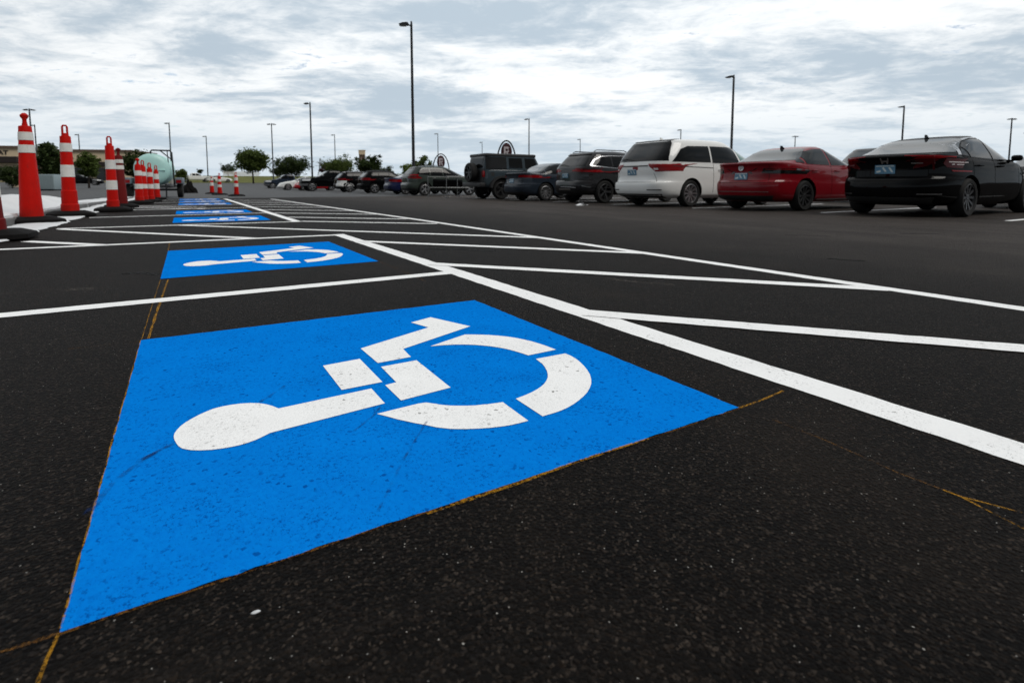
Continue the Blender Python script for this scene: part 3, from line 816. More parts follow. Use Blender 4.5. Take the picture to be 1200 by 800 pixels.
class Car:
    def __init__(s, name, loc, rz, label, cat, spec, pmt, scale=1., group='cars parked in the row across the lane', rim=None, glass=None, spokes=5):
        s.e = empty(name, loc, rz, label, cat, group); s.e.scale = (scale,)*3
        s.spec = spec
        bm = bmesh.new()
        z0 = spec['z0']; zt = spec['ztop']
        shell(bm, spec['lower'], lambda t_, x_: z0+t_*(interp(zt, x_)-z0), spec.get('nr', 4.5), spec.get('nf', 3.2), spec.get('crown', .03))
        bmesh.ops.recalc_face_normals(bm, faces=bm.faces)
        me = bpy.data.meshes.new('body'); bm.to_mesh(me); bm.free()
        body = bpy.data.objects.new('body', me); COL.objects.link(body); me.materials.append(pmt)
        # wheel arches cut out of the body
        cb = bmesh.new(); Rw, hw = spec['R'], spec['hw']
        for xw in (0, spec['wb']):
            for sy in (-1, 1):
                Mw = Matrix.Translation((xw, sy*(hw-.12), Rw+.01)) @ Matrix.Rotation(math.pi/2, 4, 'X')
                add_lathe(cb, [(Rw*1.13, -.25), (Rw*1.13, .25)], 40, Mw)
        bmesh.ops.recalc_face_normals(cb, faces=cb.faces)
        cm = bpy.data.meshes.new('arch_cut'); cb.to_mesh(cm); cb.free()
        cm.materials.append(M_WELL)
        co = bpy.data.objects.new('arch_cut', cm); COL.objects.link(co)
        md = body.modifiers.new('arch', 'BOOLEAN'); md.operation = 'DIFFERENCE'; md.object = co; md.solver = 'EXACT'
        md.material_mode = 'TRANSFER'; md.use_self = False
        dg = bpy.context.evaluated_depsgraph_get()
        nm = bpy.data.meshes.new_from_object(body.evaluated_get(dg))
        body.modifiers.clear(); body.data = nm; nm.name = 'body'
        bpy.data.objects.remove(co); bpy.data.meshes.remove(cm); bpy.data.meshes.remove(me)
        if 'upper' in spec:
            zr = spec['zroof']
            bm = bmesh.new()
            shell(bm, spec['upper'], lambda t_, x_: (interp(zt, x_)-.03)+t_*(interp(zr, x_)-interp(zt, x_)+.03), spec.get('unr', 5), spec.get('unf', 4.), spec.get('rcrown', .035))
            bmesh.ops.recalc_face_normals(bm, faces=bm.faces)
            bm.from_mesh(nm); bm.to_mesh(nm); bm.free()
        for p_ in nm.polygons: p_.use_smooth = True
        nm.set_sharp_from_angle(angle=R(38))
        body.parent = s.e
        s.body = body
        b2 = bmesh.new(); b2.from_mesh(nm); s.bvh = BVHTree.FromBMesh(b2); b2.free()
        pr = wheel_proto(Rw, spokes, rim or M_RIM)
        for xw in (0, spec['wb']):
            for sy in (-1, 1): put_wheel(pr, s.e, xw, sy*(hw-.125), Rw, sy)
    def pieces(s, name, polys, mat, axis, **k):
        for pl in polys: s.decal(name, [pl], mat, axis, **k)
    def decal(s, name, polys, mat, axis, off=.006, cell=.035, parent=None, thick=.012):
        """lay a thin shaped piece onto the body: polys are (axis, outline) or outline"""
        bm = bmesh.new(); skirt = []
        for pl in polys:
            ax = axis
            if isinstance(pl, tuple) and isinstance(pl[0], str): ax, pl = pl
            t2 = bmesh.new()
            f = t2.faces.new([t2.verts.new((a, b, 0)) for a, b in pl])
            for i in (0, 1):
                vals = [p_[i] for p_ in pl]; lo, hi = min(vals), max(vals)
                n = max(1, int((hi-lo)/cell))
                for k in range(1, n):
                    no = [0, 0, 0]; no[i] = 1; c = [0, 0, 0]; c[i] = lo+(hi-lo)*k/n+1e-4
                    bmesh.ops.bisect_plane(t2, geom=t2.verts[:]+t2.edges[:]+t2.faces[:], plane_co=c, plane_no=no)
            vm, vin = {}, {}
            for v in t2.verts:
                a, b = v.co.x, v.co.y
                if ax == 'R': o_, d_ = Vector((a, -4, b)), Vector((0, 1, 0))       # from the right side, (x, z)
                elif ax == 'L': o_, d_ = Vector((a, 4, b)), Vector((0, -1, 0))
                elif ax == 'B': o_, d_ = Vector((-6, a, b)), Vector((1, 0, 0))      # from behind, (y, z)
                elif ax == 'F': o_, d_ = Vector((9, a, b)), Vector((-1, 0, 0))
                elif ax == 'T': o_, d_ = Vector((a, b, 5)), Vector((0, 0, -1))      # from above, (x, y)
                co, no, _, _ = s.bvh.ray_cast(o_, d_)
                if co is None: co, no, _, _ = s.bvh.find_nearest(o_+d_*3.2 if ax in 'RL' else o_+d_*5)
                if no.dot(d_) > 0: no = -no
                vm[v] = bm.verts.new(co+no*off); vin[v] = co-no*(thick-off)
            for f in t2.faces:
                try:
                    nf = bm.faces.new([vm[v] for v in f.verts])
                except ValueError: continue
            for ed in t2.edges:
                if len(ed.link_faces) == 1:
                    a, b = ed.verts
                    va, vb = bm.verts.new(vin[a]), bm.verts.new(vin[b])
                    bm.faces.new((vm[a], vm[b], vb, va))
            t2.free()
        return obj(name, bm, mat, parent or s.e, angle=40)
    def side(s, name, poly, mat, both=True, **k):
        r = []
        for ax in (('R', 'L') if both else ('R',)): r.append(s.decal(name, [poly], mat, ax, **k))
        return r
    def mirrored(s, name, right, mat, **k):
        """a piece on the right (y<0) and its mirror; entries (axis, outline)"""
        s.decal(name, right, mat, 'B', **k)
        mir = []
        for ax, pl in right:
            if ax == 'B' or ax == 'F': mir.append((ax, [(-a, b) for a, b in pl]))
            else: mir.append(('L' if ax == 'R' else 'R', pl))
        s.decal(name, mir, mat, 'B', **k)
    def hit(s, ax, a, b):
        o_, d_ = {'R': (Vector((a, -4, b)), Vector((0, 1, 0))), 'L': (Vector((a, 4, b)), Vector((0, -1, 0))), 'B': (Vector((-6, a, b)), Vector((1, 0, 0))), 'F': (Vector((9, a, b)), Vector((-1, 0, 0))), 'T': (Vector((a, b, 5)), Vector((0, 0, -1)))}[ax]
        co, no, _, _ = s.bvh.ray_cast(o_, d_)
        return co if co is not None else o_+d_*5
    def plate(s, z_, y_=0.):
        p_ = s.decal('licence_plate', [[(y_-.155, z_-.075), (y_+.155, z_-.075), (y_+.155, z_+.075), (y_-.155, z_+.075)]], M_PLATE, 'B', off=.012, thick=.02)
        s.decal('plate_marks', [[(y_-.14, z_+.05), (y_+.14, z_+.05), (y_+.14, z_+.065), (y_-.14, z_+.065)], [(y_-.13, z_-.05), (y_-.10, z_-.05), (y_-.05, z_+.03), (y_-.08, z_+.035)],
                                [(y_-.03, z_-.04), (y_+.0, z_-.04), (y_+.05, z_+.03), (y_+.02, z_+.04)], [(y_+.06, z_-.045), (y_+.13, z_-.055), (y_+.13, z_-.03), (y_+.07, z_-.01)]], M_PLATEW, 'B', off=.015, parent=p_, thick=.004)
    def mirror(s, x_, z_, mat, size=1.):
        for sy in (-1, 1):
            c = s.hit('R' if sy < 0 else 'L', x_, z_)
            bm = bmesh.new()
            add_box(bm, x_-.06, x_+.05, min(sy*.03, sy*.19)+c.y, max(sy*.03, sy*.19)+c.y, z_+.01, z_+.115*size, .04)
            add_box(bm, x_-.03, x_+.03, min(-sy*.04, sy*.06)+c.y, max(-sy*.04, sy*.06)+c.y, z_-.005, z_+.035, .01)
            obj('side_mirror', bm, mat, s.e)
    def handles(s, xs, z_, mat):
        for x_ in xs:
            for sy in (-1, 1):
                c = s.hit('R' if sy < 0 else 'L', x_, z_)
                bm = bmesh.new(); y0 = c.y+sy*.004
                add_tube(bm, [(x_-.10, y0-sy*.01, z_), (x_-.085, y0+sy*.03, z_+.004), (x_+.085, y0+sy*.03, z_+.004), (x_+.10, y0-sy*.01, z_)], .012, 6)
                obj('door_handle', bm, mat, s.e)
    def fin(s, x_, mat):
        c = s.hit('T', x_, 0.)
        bm = bmesh.new(); add_prism(bm, [(x_-.08, c.z-.01), (x_+.10, c.z-.01), (x_-.03, c.z+.07), (x_-.08, c.z+.075)], 'y', -.012, .012)
        obj('antenna_fin', bm, mat, s.e)

def mirx(poly): return poly
SEDAN = dict(z0=.19, hw=.90, R=.325, wb=2.70, nr=4.2, nf=3.0, unr=5, unf=4.5,
    ztop=[(-1.06, 1.03), (-.6, 1.035), (0, .995), (1, .965), (2.0, .975), (2.7, .90), (3.35, .76), (3.7, .6)],
    lower=[(0, -.72, 3.35, .78), (.07, -.93, 3.5, .86), (.22, -1.01, 3.6, .895), (.42, -1.02, 3.64, .905), (.53, -.99, 3.63, .905), (.58, -.93, 3.6, .90), (.75, -.93, 3.55, .895), (.90, -.96, 3.45, .88), (.97, -1.0, 3.38, .86), (1, -.985, 3.3, .83)],
    upper=[(0, -.62, 2.38, .85), (.25, -.42, 2.02, .81), (.5, -.14, 1.68, .745), (.75, .16, 1.36, .675), (.92, .45, 1.13, .60), (1, .66, .98, .53)],
    zroof=[(-.7, 1.30), (-.2, 1.345), (.3, 1.39), (.9, 1.405), (1.5, 1.39), (2.4, 1.30)], rcrown=.02)
def sedan_parts(c, paintm, tail='C', glass=M_GLASS):
    c.side('side_window', [(2.0, 1.0), (1.62, 1.19), (1.28, 1.315), (.98, 1.345), (.98, .985)], M_GLASS)
    c.side('side_window', [(.91, .985), (.91, 1.348), (.55, 1.33), (.25, 1.27), (.06, 1.18), (.06, 1.0)], M_GLASS)
    c.side('quarter_window', [(.0, 1.01), (.0, 1.145), (-.16, 1.06), (-.2, 1.03)], M_GLASS)
    c.decal('rear_window', [[(-.72, 1.075), (.72, 1.075), (.68, 1.16), (.56, 1.335), (.40, 1.355), (-.40, 1.355), (-.56, 1.335), (-.68, 1.16)]], M_GLASSL, 'B')
    c.decal('windscreen', [[(-.72, 1.04), (.72, 1.04), (.56, 1.33), (-.56, 1.33)]], M_GLASSL, 'F')
    c.mirrored('headlight', [('F', [(-.84, .62), (-.5, .60), (-.5, .68), (-.84, .74)])], M_HEADL)
    c.pieces('door_gap', [('R', [(2.15, .35), (2.16, .35), (2.16, .97), (2.15, .97)]), ('R', [(.945, .30), (.955, .30), (.955, .975), (.945, .975)]), ('R', [(.10, .62), (.11, .62), (.06, .98), (.05, .98)]),
                         ('L', [(2.15, .35), (2.16, .35), (2.16, .97), (2.15, .97)]), ('L', [(.945, .30), (.955, .30), (.955, .975), (.945, .975)])], M_WELL, 'R', off=.0015)
    c.pieces('boot_gap', [('B', [(-.60, .625), (-.593, .625), (-.585, .96), (-.592, .96)]), ('B', [(.60, .625), (.593, .625), (.585, .96), (.592, .96)])], M_WELL, 'B', off=.0015)
    c.decal('bumper_gap', [('B', [(-.86, .60), (.86, .60), (.86, .608), (-.86, .608)])], M_WELL, 'B', off=.0015)
    c.handles((.28, 1.15), .86, paintm)
    c.mirror(1.75, .96, paintm)
    c.decal('lower_valance', [('B', [(-.62, .215), (.62, .215), (.68, .33), (-.68, .33)])], M_TRIM, 'B')
    for y_ in (-.5, .5):
        pass

def at_car(px_, x_rear_axle):  # not used for pictures, only to survey
    return None

P_BLACK = pmat('black_car_paint', (.003, .003, .0033), .4, coat=.24, spec=.0)
P_RED = paint('red_car_paint', (.17, .004, .009))
P_WHITE = paint('white_car_paint', (.74, .745, .73))
P_DGREY = paint('charcoal_car_paint', (.014, .014, .0155), rough=.3)
P_DBLUE = paint('slate_blue_car_paint', (.018, .025, .036))
P_JEEP = paint('grey_blue_car_paint', (.034, .048, .058))
P_GREEN = paint('sage_green_car_paint', (.032, .042, .036), rough=.3)
P_NAVY = paint('navy_car_paint', (.008, .012, .05))
P_NAVY2 = paint('dark_navy_car_paint', (.010, .018, .035))
P_MAROON = paint('bright_red_car_paint', (.35, .01, .015))

# --- black sedan at the right
XR = 11.95
c = Car('parked_car', (12.25, 4.12, 0), 0, 'glossy black sedan with red C-shaped lights and blue plate at the row end', 'car', SEDAN, P_BLACK, 1.08, rim=M_RIMD, spokes=10)
sedan_parts(c, P_BLACK)
M_TAILD = pmat('dark_taillight_lens', (.05, .002, .003), .15, spec=.2)
c.mirrored('taillight', [('B', [(-.89, .80), (-.76, .82), (-.73, .88), (-.75, .965), (-.89, .96)]), ('R', [(-.95, .78), (-.86, .84), (-.76, .94), (-.78, .965), (-.95, .965)])], M_TAILD)
c.mirrored('light_bar', [('B', [(-.88, .972), (-.70, .992), (-.30, 1.010), (-.30, 1.022), (-.70, 1.010), (-.88, .990)]), ('R', [(-.95, .967), (-.74, .967), (-.64, .975), (-.72, .993), (-.95, .993)]), ('B', [(-.88, .75), (-.80, .755), (-.79, .775), (-.88, .77)])], M_TAIL, off=.009)
c.mirrored('reflector', [('B', [(-.86, .895), (-.77, .90), (-.77, .915), (-.86, .91)]), ('B', [(-.85, .86), (-.79, .862), (-.79, .874), (-.85, .872)])], M_TAILC, off=.010)
c.plate(.80)
c.decal('emblem', [('B', [(-.048, .89), (-.030, .89), (-.026, .925), (.026, .925), (.030, .89), (.048, .89), (.066, .985), (.046, .985), (.036, .945), (-.036, .945), (-.046, .985), (-.066, .985)])], M_CHROME, 'B', off=.012)
c.pieces('model_badge', [('B', [(.52, .875), (.66, .87), (.66, .89), (.52, .895)]), ('B', [(-.53, .885), (-.38, .885), (-.38, .9), (-.53, .9)])], M_CHROME, 'B', off=.008)
for ax in 'RL':
    c.decal('chrome_trim', [(ax, [(-.26, 1.03), (-.20, 1.03), (-.14, 1.075), (.04, 1.20), (.25, 1.285), (.55, 1.345), (.9, 1.362), (.9, 1.375), (.54, 1.36), (.22, 1.30), (-.0, 1.205), (-.18, 1.09)])], M_CHROME, ax, off=.007)
c.mirrored('exhaust_trim', [('B', [(-.75, .38), (-.50, .38), (-.50, .392), (-.75, .392)])], M_CHROME, off=.006)
c.fin(.55, P_BLACK)
# --- red sedan
SED2 = dict(SEDAN)
SED2['upper'] = [(0, -.50, 2.38, .86), (.25, -.28, 2.02, .82), (.5, -.02, 1.68, .755), (.75, .22, 1.36, .685), (.92, .45, 1.13, .62), (1, .62, .98, .55)]
SED2['lower'] = [(0, -.74, 3.35, .78), (.07, -.95, 3.5, .86), (.22, -1.03, 3.6, .895), (.40, -1.045, 3.64, .905), (.50, -1.03, 3.63, .905), (.56, -.97, 3.6, .90), (.75, -.95, 3.55, .895), (.90, -.97, 3.45, .88), (.97, -1.01, 3.38, .86), (1, -.99, 3.3, .83)]
c = Car('parked_car', (11.95, 6.92, 0), 0, 'dark red sedan with round rear badge between the black sedan and white minivan', 'car', SED2, P_RED, 1.045, rim=M_RIMD, spokes=10)
sedan_parts(c, P_RED)
c.mirrored('taillight', [('B', [(-.88, .78), (-.52, .80), (-.48, .88), (-.88, .90)]), ('R', [(-.95, .79), (-.78, .84), (-.80, .90), (-.95, .905)])], M_GLOSSB)
c.mirrored('taillight_strip', [('B', [(-.84, .865), (-.52, .87), (-.52, .882), (-.84, .88)])], M_TAIL, off=.008)
c.plate(.735)
bm = bmesh.new(); q = c.hit('B', 0, .92)
Me = Matrix.Translation((q.x-.006, 0, .92)) @ Matrix.Rotation(-math.pi/2, 4, 'Y')
add_lathe(bm, [(.052, -.01), (.052, .006), (.062, .008), (.064, -.01)], 28, Me, cap=False)
xx = q.x-.01
for pl in ([(-.034, .958), (-.022, .958), (0, .915), (.022, .958), (.034, .958), (.004, .900), (-.004, .900)], [(-.047, .93), (-.037, .935), (-.021, .888), (0, .918), (.021, .888), (.037, .935), (.047, .93), (.024, .872), (0, .905), (-.024, .872)]):
    add_prism(bm, pl, 'x', xx-.004, xx+.01)
add_lathe(bm, [(.0005, -.008), (.053, -.008)], 28, Me, cap=False)
obj('emblem', bm, M_CHROME, c.e)
c.pieces('model_badge', [('B', [(.62, .70), (.74, .695), (.74, .71), (.62, .715)])], M_CHROME, 'B', off=.008)
c.decal('bumper_trim', [('B', [(-.62, .405), (.62, .405), (.62, .418), (-.62, .418)])], M_CHROME, 'B', off=.006)
c.side('sill_trim', [(.45, .235), (2.2, .235), (2.2, .25), (.45, .25)], M_CHROME)
c.fin(.5, P_BLACK)

# --- white minivan
VAN = dict(z0=.22, hw=.985, R=.34, wb=3.0, nr=5.5, nf=3.2, unr=5., unf=4.2,
    ztop=[(-1.1, 1.09), (0, 1.08), (2.9, 1.06), (3.3, 1.03), (3.8, .88), (4.1, .7)],
    lower=[(0, -.80, 3.8, .86), (.08, -1.0, 3.95, .95), (.22, -1.09, 4.05, .98), (.38, -1.10, 4.06, .99), (.46, -1.08, 4.05, .99), (.50, -1.02, 4.03, .99), (.62, -.99, 4.0, .99), (.8, -1.0, 3.95, .985), (.93, -1.0, 3.85, .975), (1, -.985, 3.8, .965)],
    upper=[(0, -.985, 3.4, .965), (.18, -.95, 3.1, .95), (.4, -.86, 2.7, .915), (.65, -.72, 2.3, .865), (.85, -.60, 1.98, .81), (.95, -.55, 1.82, .755), (1, -.46, 1.7, .68)],
    zroof=[(-1, 1.66), (-.3, 1.70), (.5, 1.72), (1.5, 1.715), (2.4, 1.62), (3.4, 1.45)], rcrown=.025)
c = Car('parked_minivan', (11.55, 9.83, 0), 0, 'white minivan with dark rear glass and wide red lights', 'minivan', VAN, P_WHITE, 1.04, spokes=10, rim=M_RIM)
c.decal('rear_window', [[(-.84, 1.15), (.84, 1.15), (.80, 1.32), (.70, 1.60), (.64, 1.665), (-.64, 1.665), (-.70, 1.60), (-.80, 1.32)]], M_GLASS, 'B')
c.side('quarter_window', [(-.62, 1.13), (-.30, 1.45), (-.05, 1.53), (.72, 1.55), (.72, 1.13)], M_GLASS)
c.side('sliding_door_window', [(.78, 1.12), (.78, 1.55), (1.45, 1.555), (1.75, 1.53), (1.9, 1.11)], M_GLASS)
c.side('door_window', [(1.98, 1.11), (1.85, 1.52), (2.1, 1.46), (2.45, 1.33), (2.78, 1.14), (2.78, 1.09)], M_GLASSG)
c.decal('windscreen', [[(-.85, 1.12), (.85, 1.12), (.72, 1.56), (-.72, 1.56)]], M_GLASSL, 'F')
c.decal('rear_spoiler', [('B', [(-.66, 1.672), (.66, 1.672), (.60, 1.71), (-.60, 1.71)])], M_GLOSSB, 'B', off=.02)
c.mirrored('taillight', [('B', [(-.96, .90), (-.66, .88), (-.46, 1.03), (-.44, 1.09), (-.96, 1.09)]), ('R', [(-1.0, .90), (-.93, .94), (-.80, 1.06), (-.82, 1.09), (-1.0, 1.09)])], M_TAIL)
c.mirrored('reversing_lamp', [('B', [(-.72, .925), (-.62, .925), (-.60, .97), (-.70, .97)])], M_TAILC, off=.01)
c.decal('rear_wiper', [[(-.02, 1.155), (.02, 1.155), (.33, 1.215), (.60, 1.20), (.60, 1.212), (.32, 1.232)]], M_TRIM, 'B', off=.02, thick=.01)
c.decal('tailgate_trim', [('B', [(-.44, 1.02), (.44, 1.02), (.44, 1.045), (-.44, 1.045)])], M_TRIM, 'B', off=.012)
c.plate(.88, .12)
c.decal('bumper_gap', [('B', [(-.70, .62), (.70, .62), (.70, .628), (-.70, .628)]), ('B', [(-.72, .63), (-.712, .63), (-.60, .86), (-.608, .86)]), ('B', [(.72, .63), (.712, .63), (.60, .86), (.608, .86)])], M_WELL, 'B', off=.0015)
c.side('sliding_rail', [(-.62, 1.015), (.80, .985), (.80, 1.0), (-.62, 1.03)], M_TRIM)
c.pieces('door_gap', [('R', [(.80, .36), (.81, .36), (.81, 1.1), (.80, 1.1)]), ('R', [(1.93, .36), (1.94, .36), (1.94, 1.1), (1.93, 1.1)]), ('L', [(.80, .36), (.81, .36), (.81, 1.1), (.80, 1.1)]), ('L', [(1.93, .36), (1.94, .36), (1.94, 1.1), (1.93, 1.1)])], M_WELL, 'R', off=.0015)
c.mirrored('bumper_reflector', [('B', [(-.82, .42), (-.5, .42), (-.5, .445), (-.82, .445)])], M_TRIM)
c.mirrored('headlight', [('F', [(-.9, .72), (-.55, .70), (-.55, .82), (-.9, .88)])], M_HEADL)
c.handles((1.1, 2.1), .95, P_WHITE); c.mirror(2.62, 1.06, P_WHITE)
c.decal('lower_valance', [('B', [(-.75, .235), (.75, .235), (.8, .33), (-.8, .33)])], M_TRIM, 'B')
c.fin(-.05, P_WHITE)

# --- dark grey suv with chrome window line
SUV = dict(z0=.26, hw=.95, R=.37, wb=2.85, nr=4.6, nf=3.2, unr=5.5, unf=4.5,
    ztop=[(-1.0, 1.14), (0, 1.12), (2.4, 1.08), (3.0, 1.03), (3.6, .90), (3.85, .75)],
    lower=[(0, -.70, 3.5, .84), (.08, -.88, 3.65, .91), (.22, -.97, 3.75, .945), (.40, -.98, 3.78, .955), (.50, -.95, 3.77, .955), (.55, -.90, 3.75, .955), (.75, -.90, 3.7, .955), (.93, -.89, 3.6, .94), (1, -.87, 3.55, .92)],
    upper=[(0, -.87, 3.0, .92), (.2, -.80, 2.68, .89), (.45, -.66, 2.3, .84), (.7, -.52, 1.95, .78), (.88, -.40, 1.68, .72), (.96, -.34, 1.5, .66), (1, -.24, 1.4, .60)],
    zroof=[(-.9, 1.63), (-.2, 1.68), (.6, 1.70), (1.4, 1.68), (2.2, 1.58), (3, 1.45)], rcrown=.03)
def suv_parts(c, paintm, trim=True):
    c.decal('rear_window', [[(-.74, 1.20), (.74, 1.20), (.70, 1.35), (.60, 1.56), (-.60, 1.56), (-.70, 1.35)]], M_GLASS, 'B')
    c.side('quarter_window', [(-.48, 1.22), (-.30, 1.40), (-.05, 1.50), (.30, 1.52), (.30, 1.17)], M_GLASS)
    c.side('side_window', [(.37, 1.16), (.37, 1.525), (1.1, 1.53), (1.1, 1.13)], M_GLASS)
    c.side('side_window', [(1.17, 1.13), (1.17, 1.53), (1.45, 1.51), (1.9, 1.34), (2.3, 1.11)], M_GLASS)
    c.decal('windscreen', [[(-.8, 1.13), (.8, 1.13), (.66, 1.55), (-.66, 1.55)]], M_GLASSL, 'F')
    c.decal('rear_wiper', [[(-.02, 1.205), (.02, 1.205), (.30, 1.25), (.52, 1.24), (.52, 1.252), (.30, 1.266)]], M_TRIM, 'B', off=.02, thick=.01)
    c.decal('tailgate_handle', [[(-.30, .99), (.30, .99), (.30, 1.015), (-.30, 1.015)]], M_GLOSSB, 'B', off=.012)
    c.decal('rear_spoiler', [('B', [(-.62, 1.575), (.62, 1.575), (.58, 1.63), (-.58, 1.63)])], paintm, 'B', off=.03, thick=.03)
    c.pieces('door_gap', [('R', [(.33, .55), (.34, .55), (.34, 1.15), (.33, 1.15)]), ('R', [(1.13, .36), (1.14, .36), (1.14, 1.12), (1.13, 1.12)]), ('R', [(2.3, .42), (2.31, .42), (2.31, 1.08), (2.3, 1.08)])], M_WELL, 'R', off=.0015)
    c.decal('cladding', [('B', [(-.82, .29), (.82, .29), (.86, .42), (-.86, .42)])], M_TRIM, 'B')
    c.side('sill_cladding', [(.48, .30), (2.38, .30), (2.38, .40), (.48, .40)], M_TRIM)
    c.mirrored('headlight', [('F', [(-.86, .80), (-.5, .78), (-.5, .88), (-.86, .94)])], M_HEADL)
    c.handles((.55, 1.35), 1.0, paintm); c.mirror(2.05, 1.06, paintm)
    for y_ in (-.56, .56):
        bm = bmesh.new(); z_ = c.hit('T', .5, y_).z
        add_tube(bm, [(-.2, y_, z_-.02), (-.1, y_, z_+.035), (1.1, y_, z_+.04), (1.25, y_, z_-.01)], .016, 6)
        obj('roof_rail', bm, M_TRIM, c.e)
c = Car('parked_suv', (11.55, 13.1, 0), 0, 'charcoal suv with bright window outline and chrome bumper strip, left of the white minivan', 'suv', SUV, P_DGREY, .97, rim=M_RIMD)
suv_parts(c, P_DGREY)
for ax in 'RL':
    c.decal('chrome_trim', [(ax, [(2.2, 1.085), (.3, 1.135), (-.50, 1.19), (-.58, 1.22), (-.40, 1.40), (-.10, 1.525), (.3, 1.55), (1.1, 1.555), (1.1, 1.543), (.3, 1.535), (-.08, 1.508), (-.34, 1.395), (-.50, 1.225), (.3, 1.155), (2.2, 1.10)])], M_CHROME, ax, off=.008)
c.mirrored('taillight', [('B', [(-.94, 1.0), (-.30, 1.03), (-.30, 1.08), (-.62, 1.12), (-.94, 1.14)]), ('R', [(-.93, 1.0), (-.72, 1.06), (-.74, 1.12), (-.93, 1.14)])], M_TAIL)
c.plate(.90, .05)
c.decal('chrome_strip', [('B', [(-.55, .50), (-.15, .52), (.20, .52), (.20, .545), (-.17, .545), (-.55, .522)])], M_CHROME, 'B', off=.01)
c.decal('bumper_trim', [('B', [(-.93, .48), (-.72, .56), (-.72, .58), (-.93, .50)]), ('B', [(-.30, .43), (.30, .43), (.30, .48), (-.30, .48)])], M_CHROME, 'B', off=.01)

# --- slate blue sedan
c = Car('parked_car', (11.35, 16.05, 0), 0, 'dark slate blue sedan with slim red lights between charcoal suv and boxy off-roader', 'car', SED2, P_DBLUE, .98, spokes=10)
sedan_parts(c, P_DBLUE)
c.mirrored('taillight', [('B', [(-.88, .84), (-.45, .88), (-.45, .93), (-.88, .95)]), ('R', [(-.93, .85), (-.76, .90), (-.78, .95), (-.93, .95)])], M_TAIL)
c.plate(.74)

# --- boxy off-roader with spare wheel
JEEP = dict(z0=.48, hw=.88, R=.40, wb=3.0, nr=14, nf=9, unr=14, unf=12,
    ztop=[(-.7, 1.18), (2.0, 1.18), (3.5, 1.12)],
    lower=[(0, -.70, 3.3, .74), (.1, -.74, 3.35, .78), (.5, -.75, 3.4, .79), (.95, -.75, 3.4, .785), (1, -.74, 3.38, .77)],
    upper=[(0, -.74, 2.05, .775), (.3, -.71, 1.97, .755), (.7, -.67, 1.84, .72), (.95, -.63, 1.76, .69), (1, -.60, 1.72, .66)],
    zroof=[(-.7, 1.80), (2.1, 1.80)], rcrown=.03, crown=.03)
c = Car('parked_offroader', (11.1, 18.8, 0), 0, 'boxy grey-blue off-roader with black hard top and rear spare wheel', 'off-roader', JEEP, P_JEEP, 1.0, rim=M_RIMD)
M_TOP = pmat('black_hard_top', (.010, .010, .011), .6, bump=.1)
bm = bmesh.new(); add_box(bm, -.66, 1.74, -.715, .715, 1.70, 1.835, .05); obj('hard_top', bm, M_TOP, c.e)
c.side('cargo_window', [(-.66, 1.19), (-.64, 1.69), (.28, 1.69), (.28, 1.19)], M_GLOSSB, off=.006)
c.side('side_window', [(.40, 1.25), (.40, 1.66), (1.02, 1.66), (1.05, 1.25)], M_GLASS)
c.side('side_window', [(1.18, 1.25), (1.16, 1.66), (1.68, 1.66), (1.82, 1.25)], M_GLASS)
c.decal('rear_window', [[(-.6, 1.26), (.6, 1.26), (.56, 1.66), (-.56, 1.66)]], M_GLASS, 'B')
c.decal('tailgate_panel', [[(-.7, .60), (.7, .60), (.7, 1.22), (-.7, 1.22)]], M_TOP, 'B', off=.006)
c.decal('windscreen', [[(-.66, 1.24), (.66, 1.24), (.6, 1.68), (-.6, 1.68)]], M_GLASSL, 'F')
c.side('fuel_door', [(-.45, .92), (-.30, .92), (-.30, 1.08), (-.45, 1.08)], M_TOP)
c.pieces('door_gap', [('R', [(.33, .6), (.34, .6), (.34, 1.2), (.33, 1.2)]), ('R', [(1.11, .55), (1.12, .55), (1.12, 1.2), (1.11, 1.2)])], M_WELL, 'R', off=.0015)
for xw in (0, 3.0):
    for sy in (-1, 1):
        bm = bmesh.new()
        arc = [(xw+.56*math.cos(a), .42+.52*math.sin(a)) for a in [R(x_) for x_ in range(5, 176, 10)]]
        inn = [(xw+.47*math.cos(a), .42+.44*math.sin(a)) for a in [R(x_) for x_ in range(175, 4, -10)]]
        add_prism(bm, arc+inn, 'y', sy*.74, sy*.95); obj('fender_flare', bm, M_TOP, c.e)
pr = wheel_proto(.39, 6, M_RIMD, .26)
sp = bpy.data.objects.new('spare_wheel', pr[0][1]); COL.objects.link(sp); sp.parent = c.e; sp.location = (-.93, .05, 1.08); sp.rotation_euler = (0, 0, -math.pi/2)
for nm, me in pr[1:]:
    o = bpy.data.objects.new(nm, me); COL.objects.link(o); o.parent = sp
bm = bmesh.new(); add_box(bm, -.95, -.72, -.80, .80, .50, .66, .02); obj('bumper', bm, M_TOP, c.e)
for sy in (-1, 1):
    bm = bmesh.new(); add_box(bm, -.80, -.74, sy*.72-.07, sy*.72+.07, .88, 1.12, .012); obj('taillight', bm, M_TAIL, c.e)
c.mirror(1.85, 1.2, M_TOP, 1.3)
bm = bmesh.new(); add_box(bm, .5, 2.3, -.86, -.74, .44, .50, .015); add_box(bm, .5, 2.3, .74, .86, .44, .50, .015); obj('side_step', bm, M_TOP, c.e)

# --- sage green wagon beyond the cart corral
c = Car('parked_suv', (11.15, 27.0, 0), 0, 'sage green suv with red side lights seen broadside behind the metal corral rails', 'suv', SUV, P_GREEN, .93)
suv_parts(c, P_GREEN)
c.mirrored('taillight', [('B', [(-.92, .98), (-.74, .98), (-.72, 1.22), (-.86, 1.22)]), ('R', [(-.90, .98), (-.66, 1.0), (-.60, 1.18), (-.80, 1.22)])], M_TAIL)
c.side('lower_two_tone', [(.46, .41), (2.36, .41), (2.36, .90), (.46, .95)], P_BLACK, off=.003)
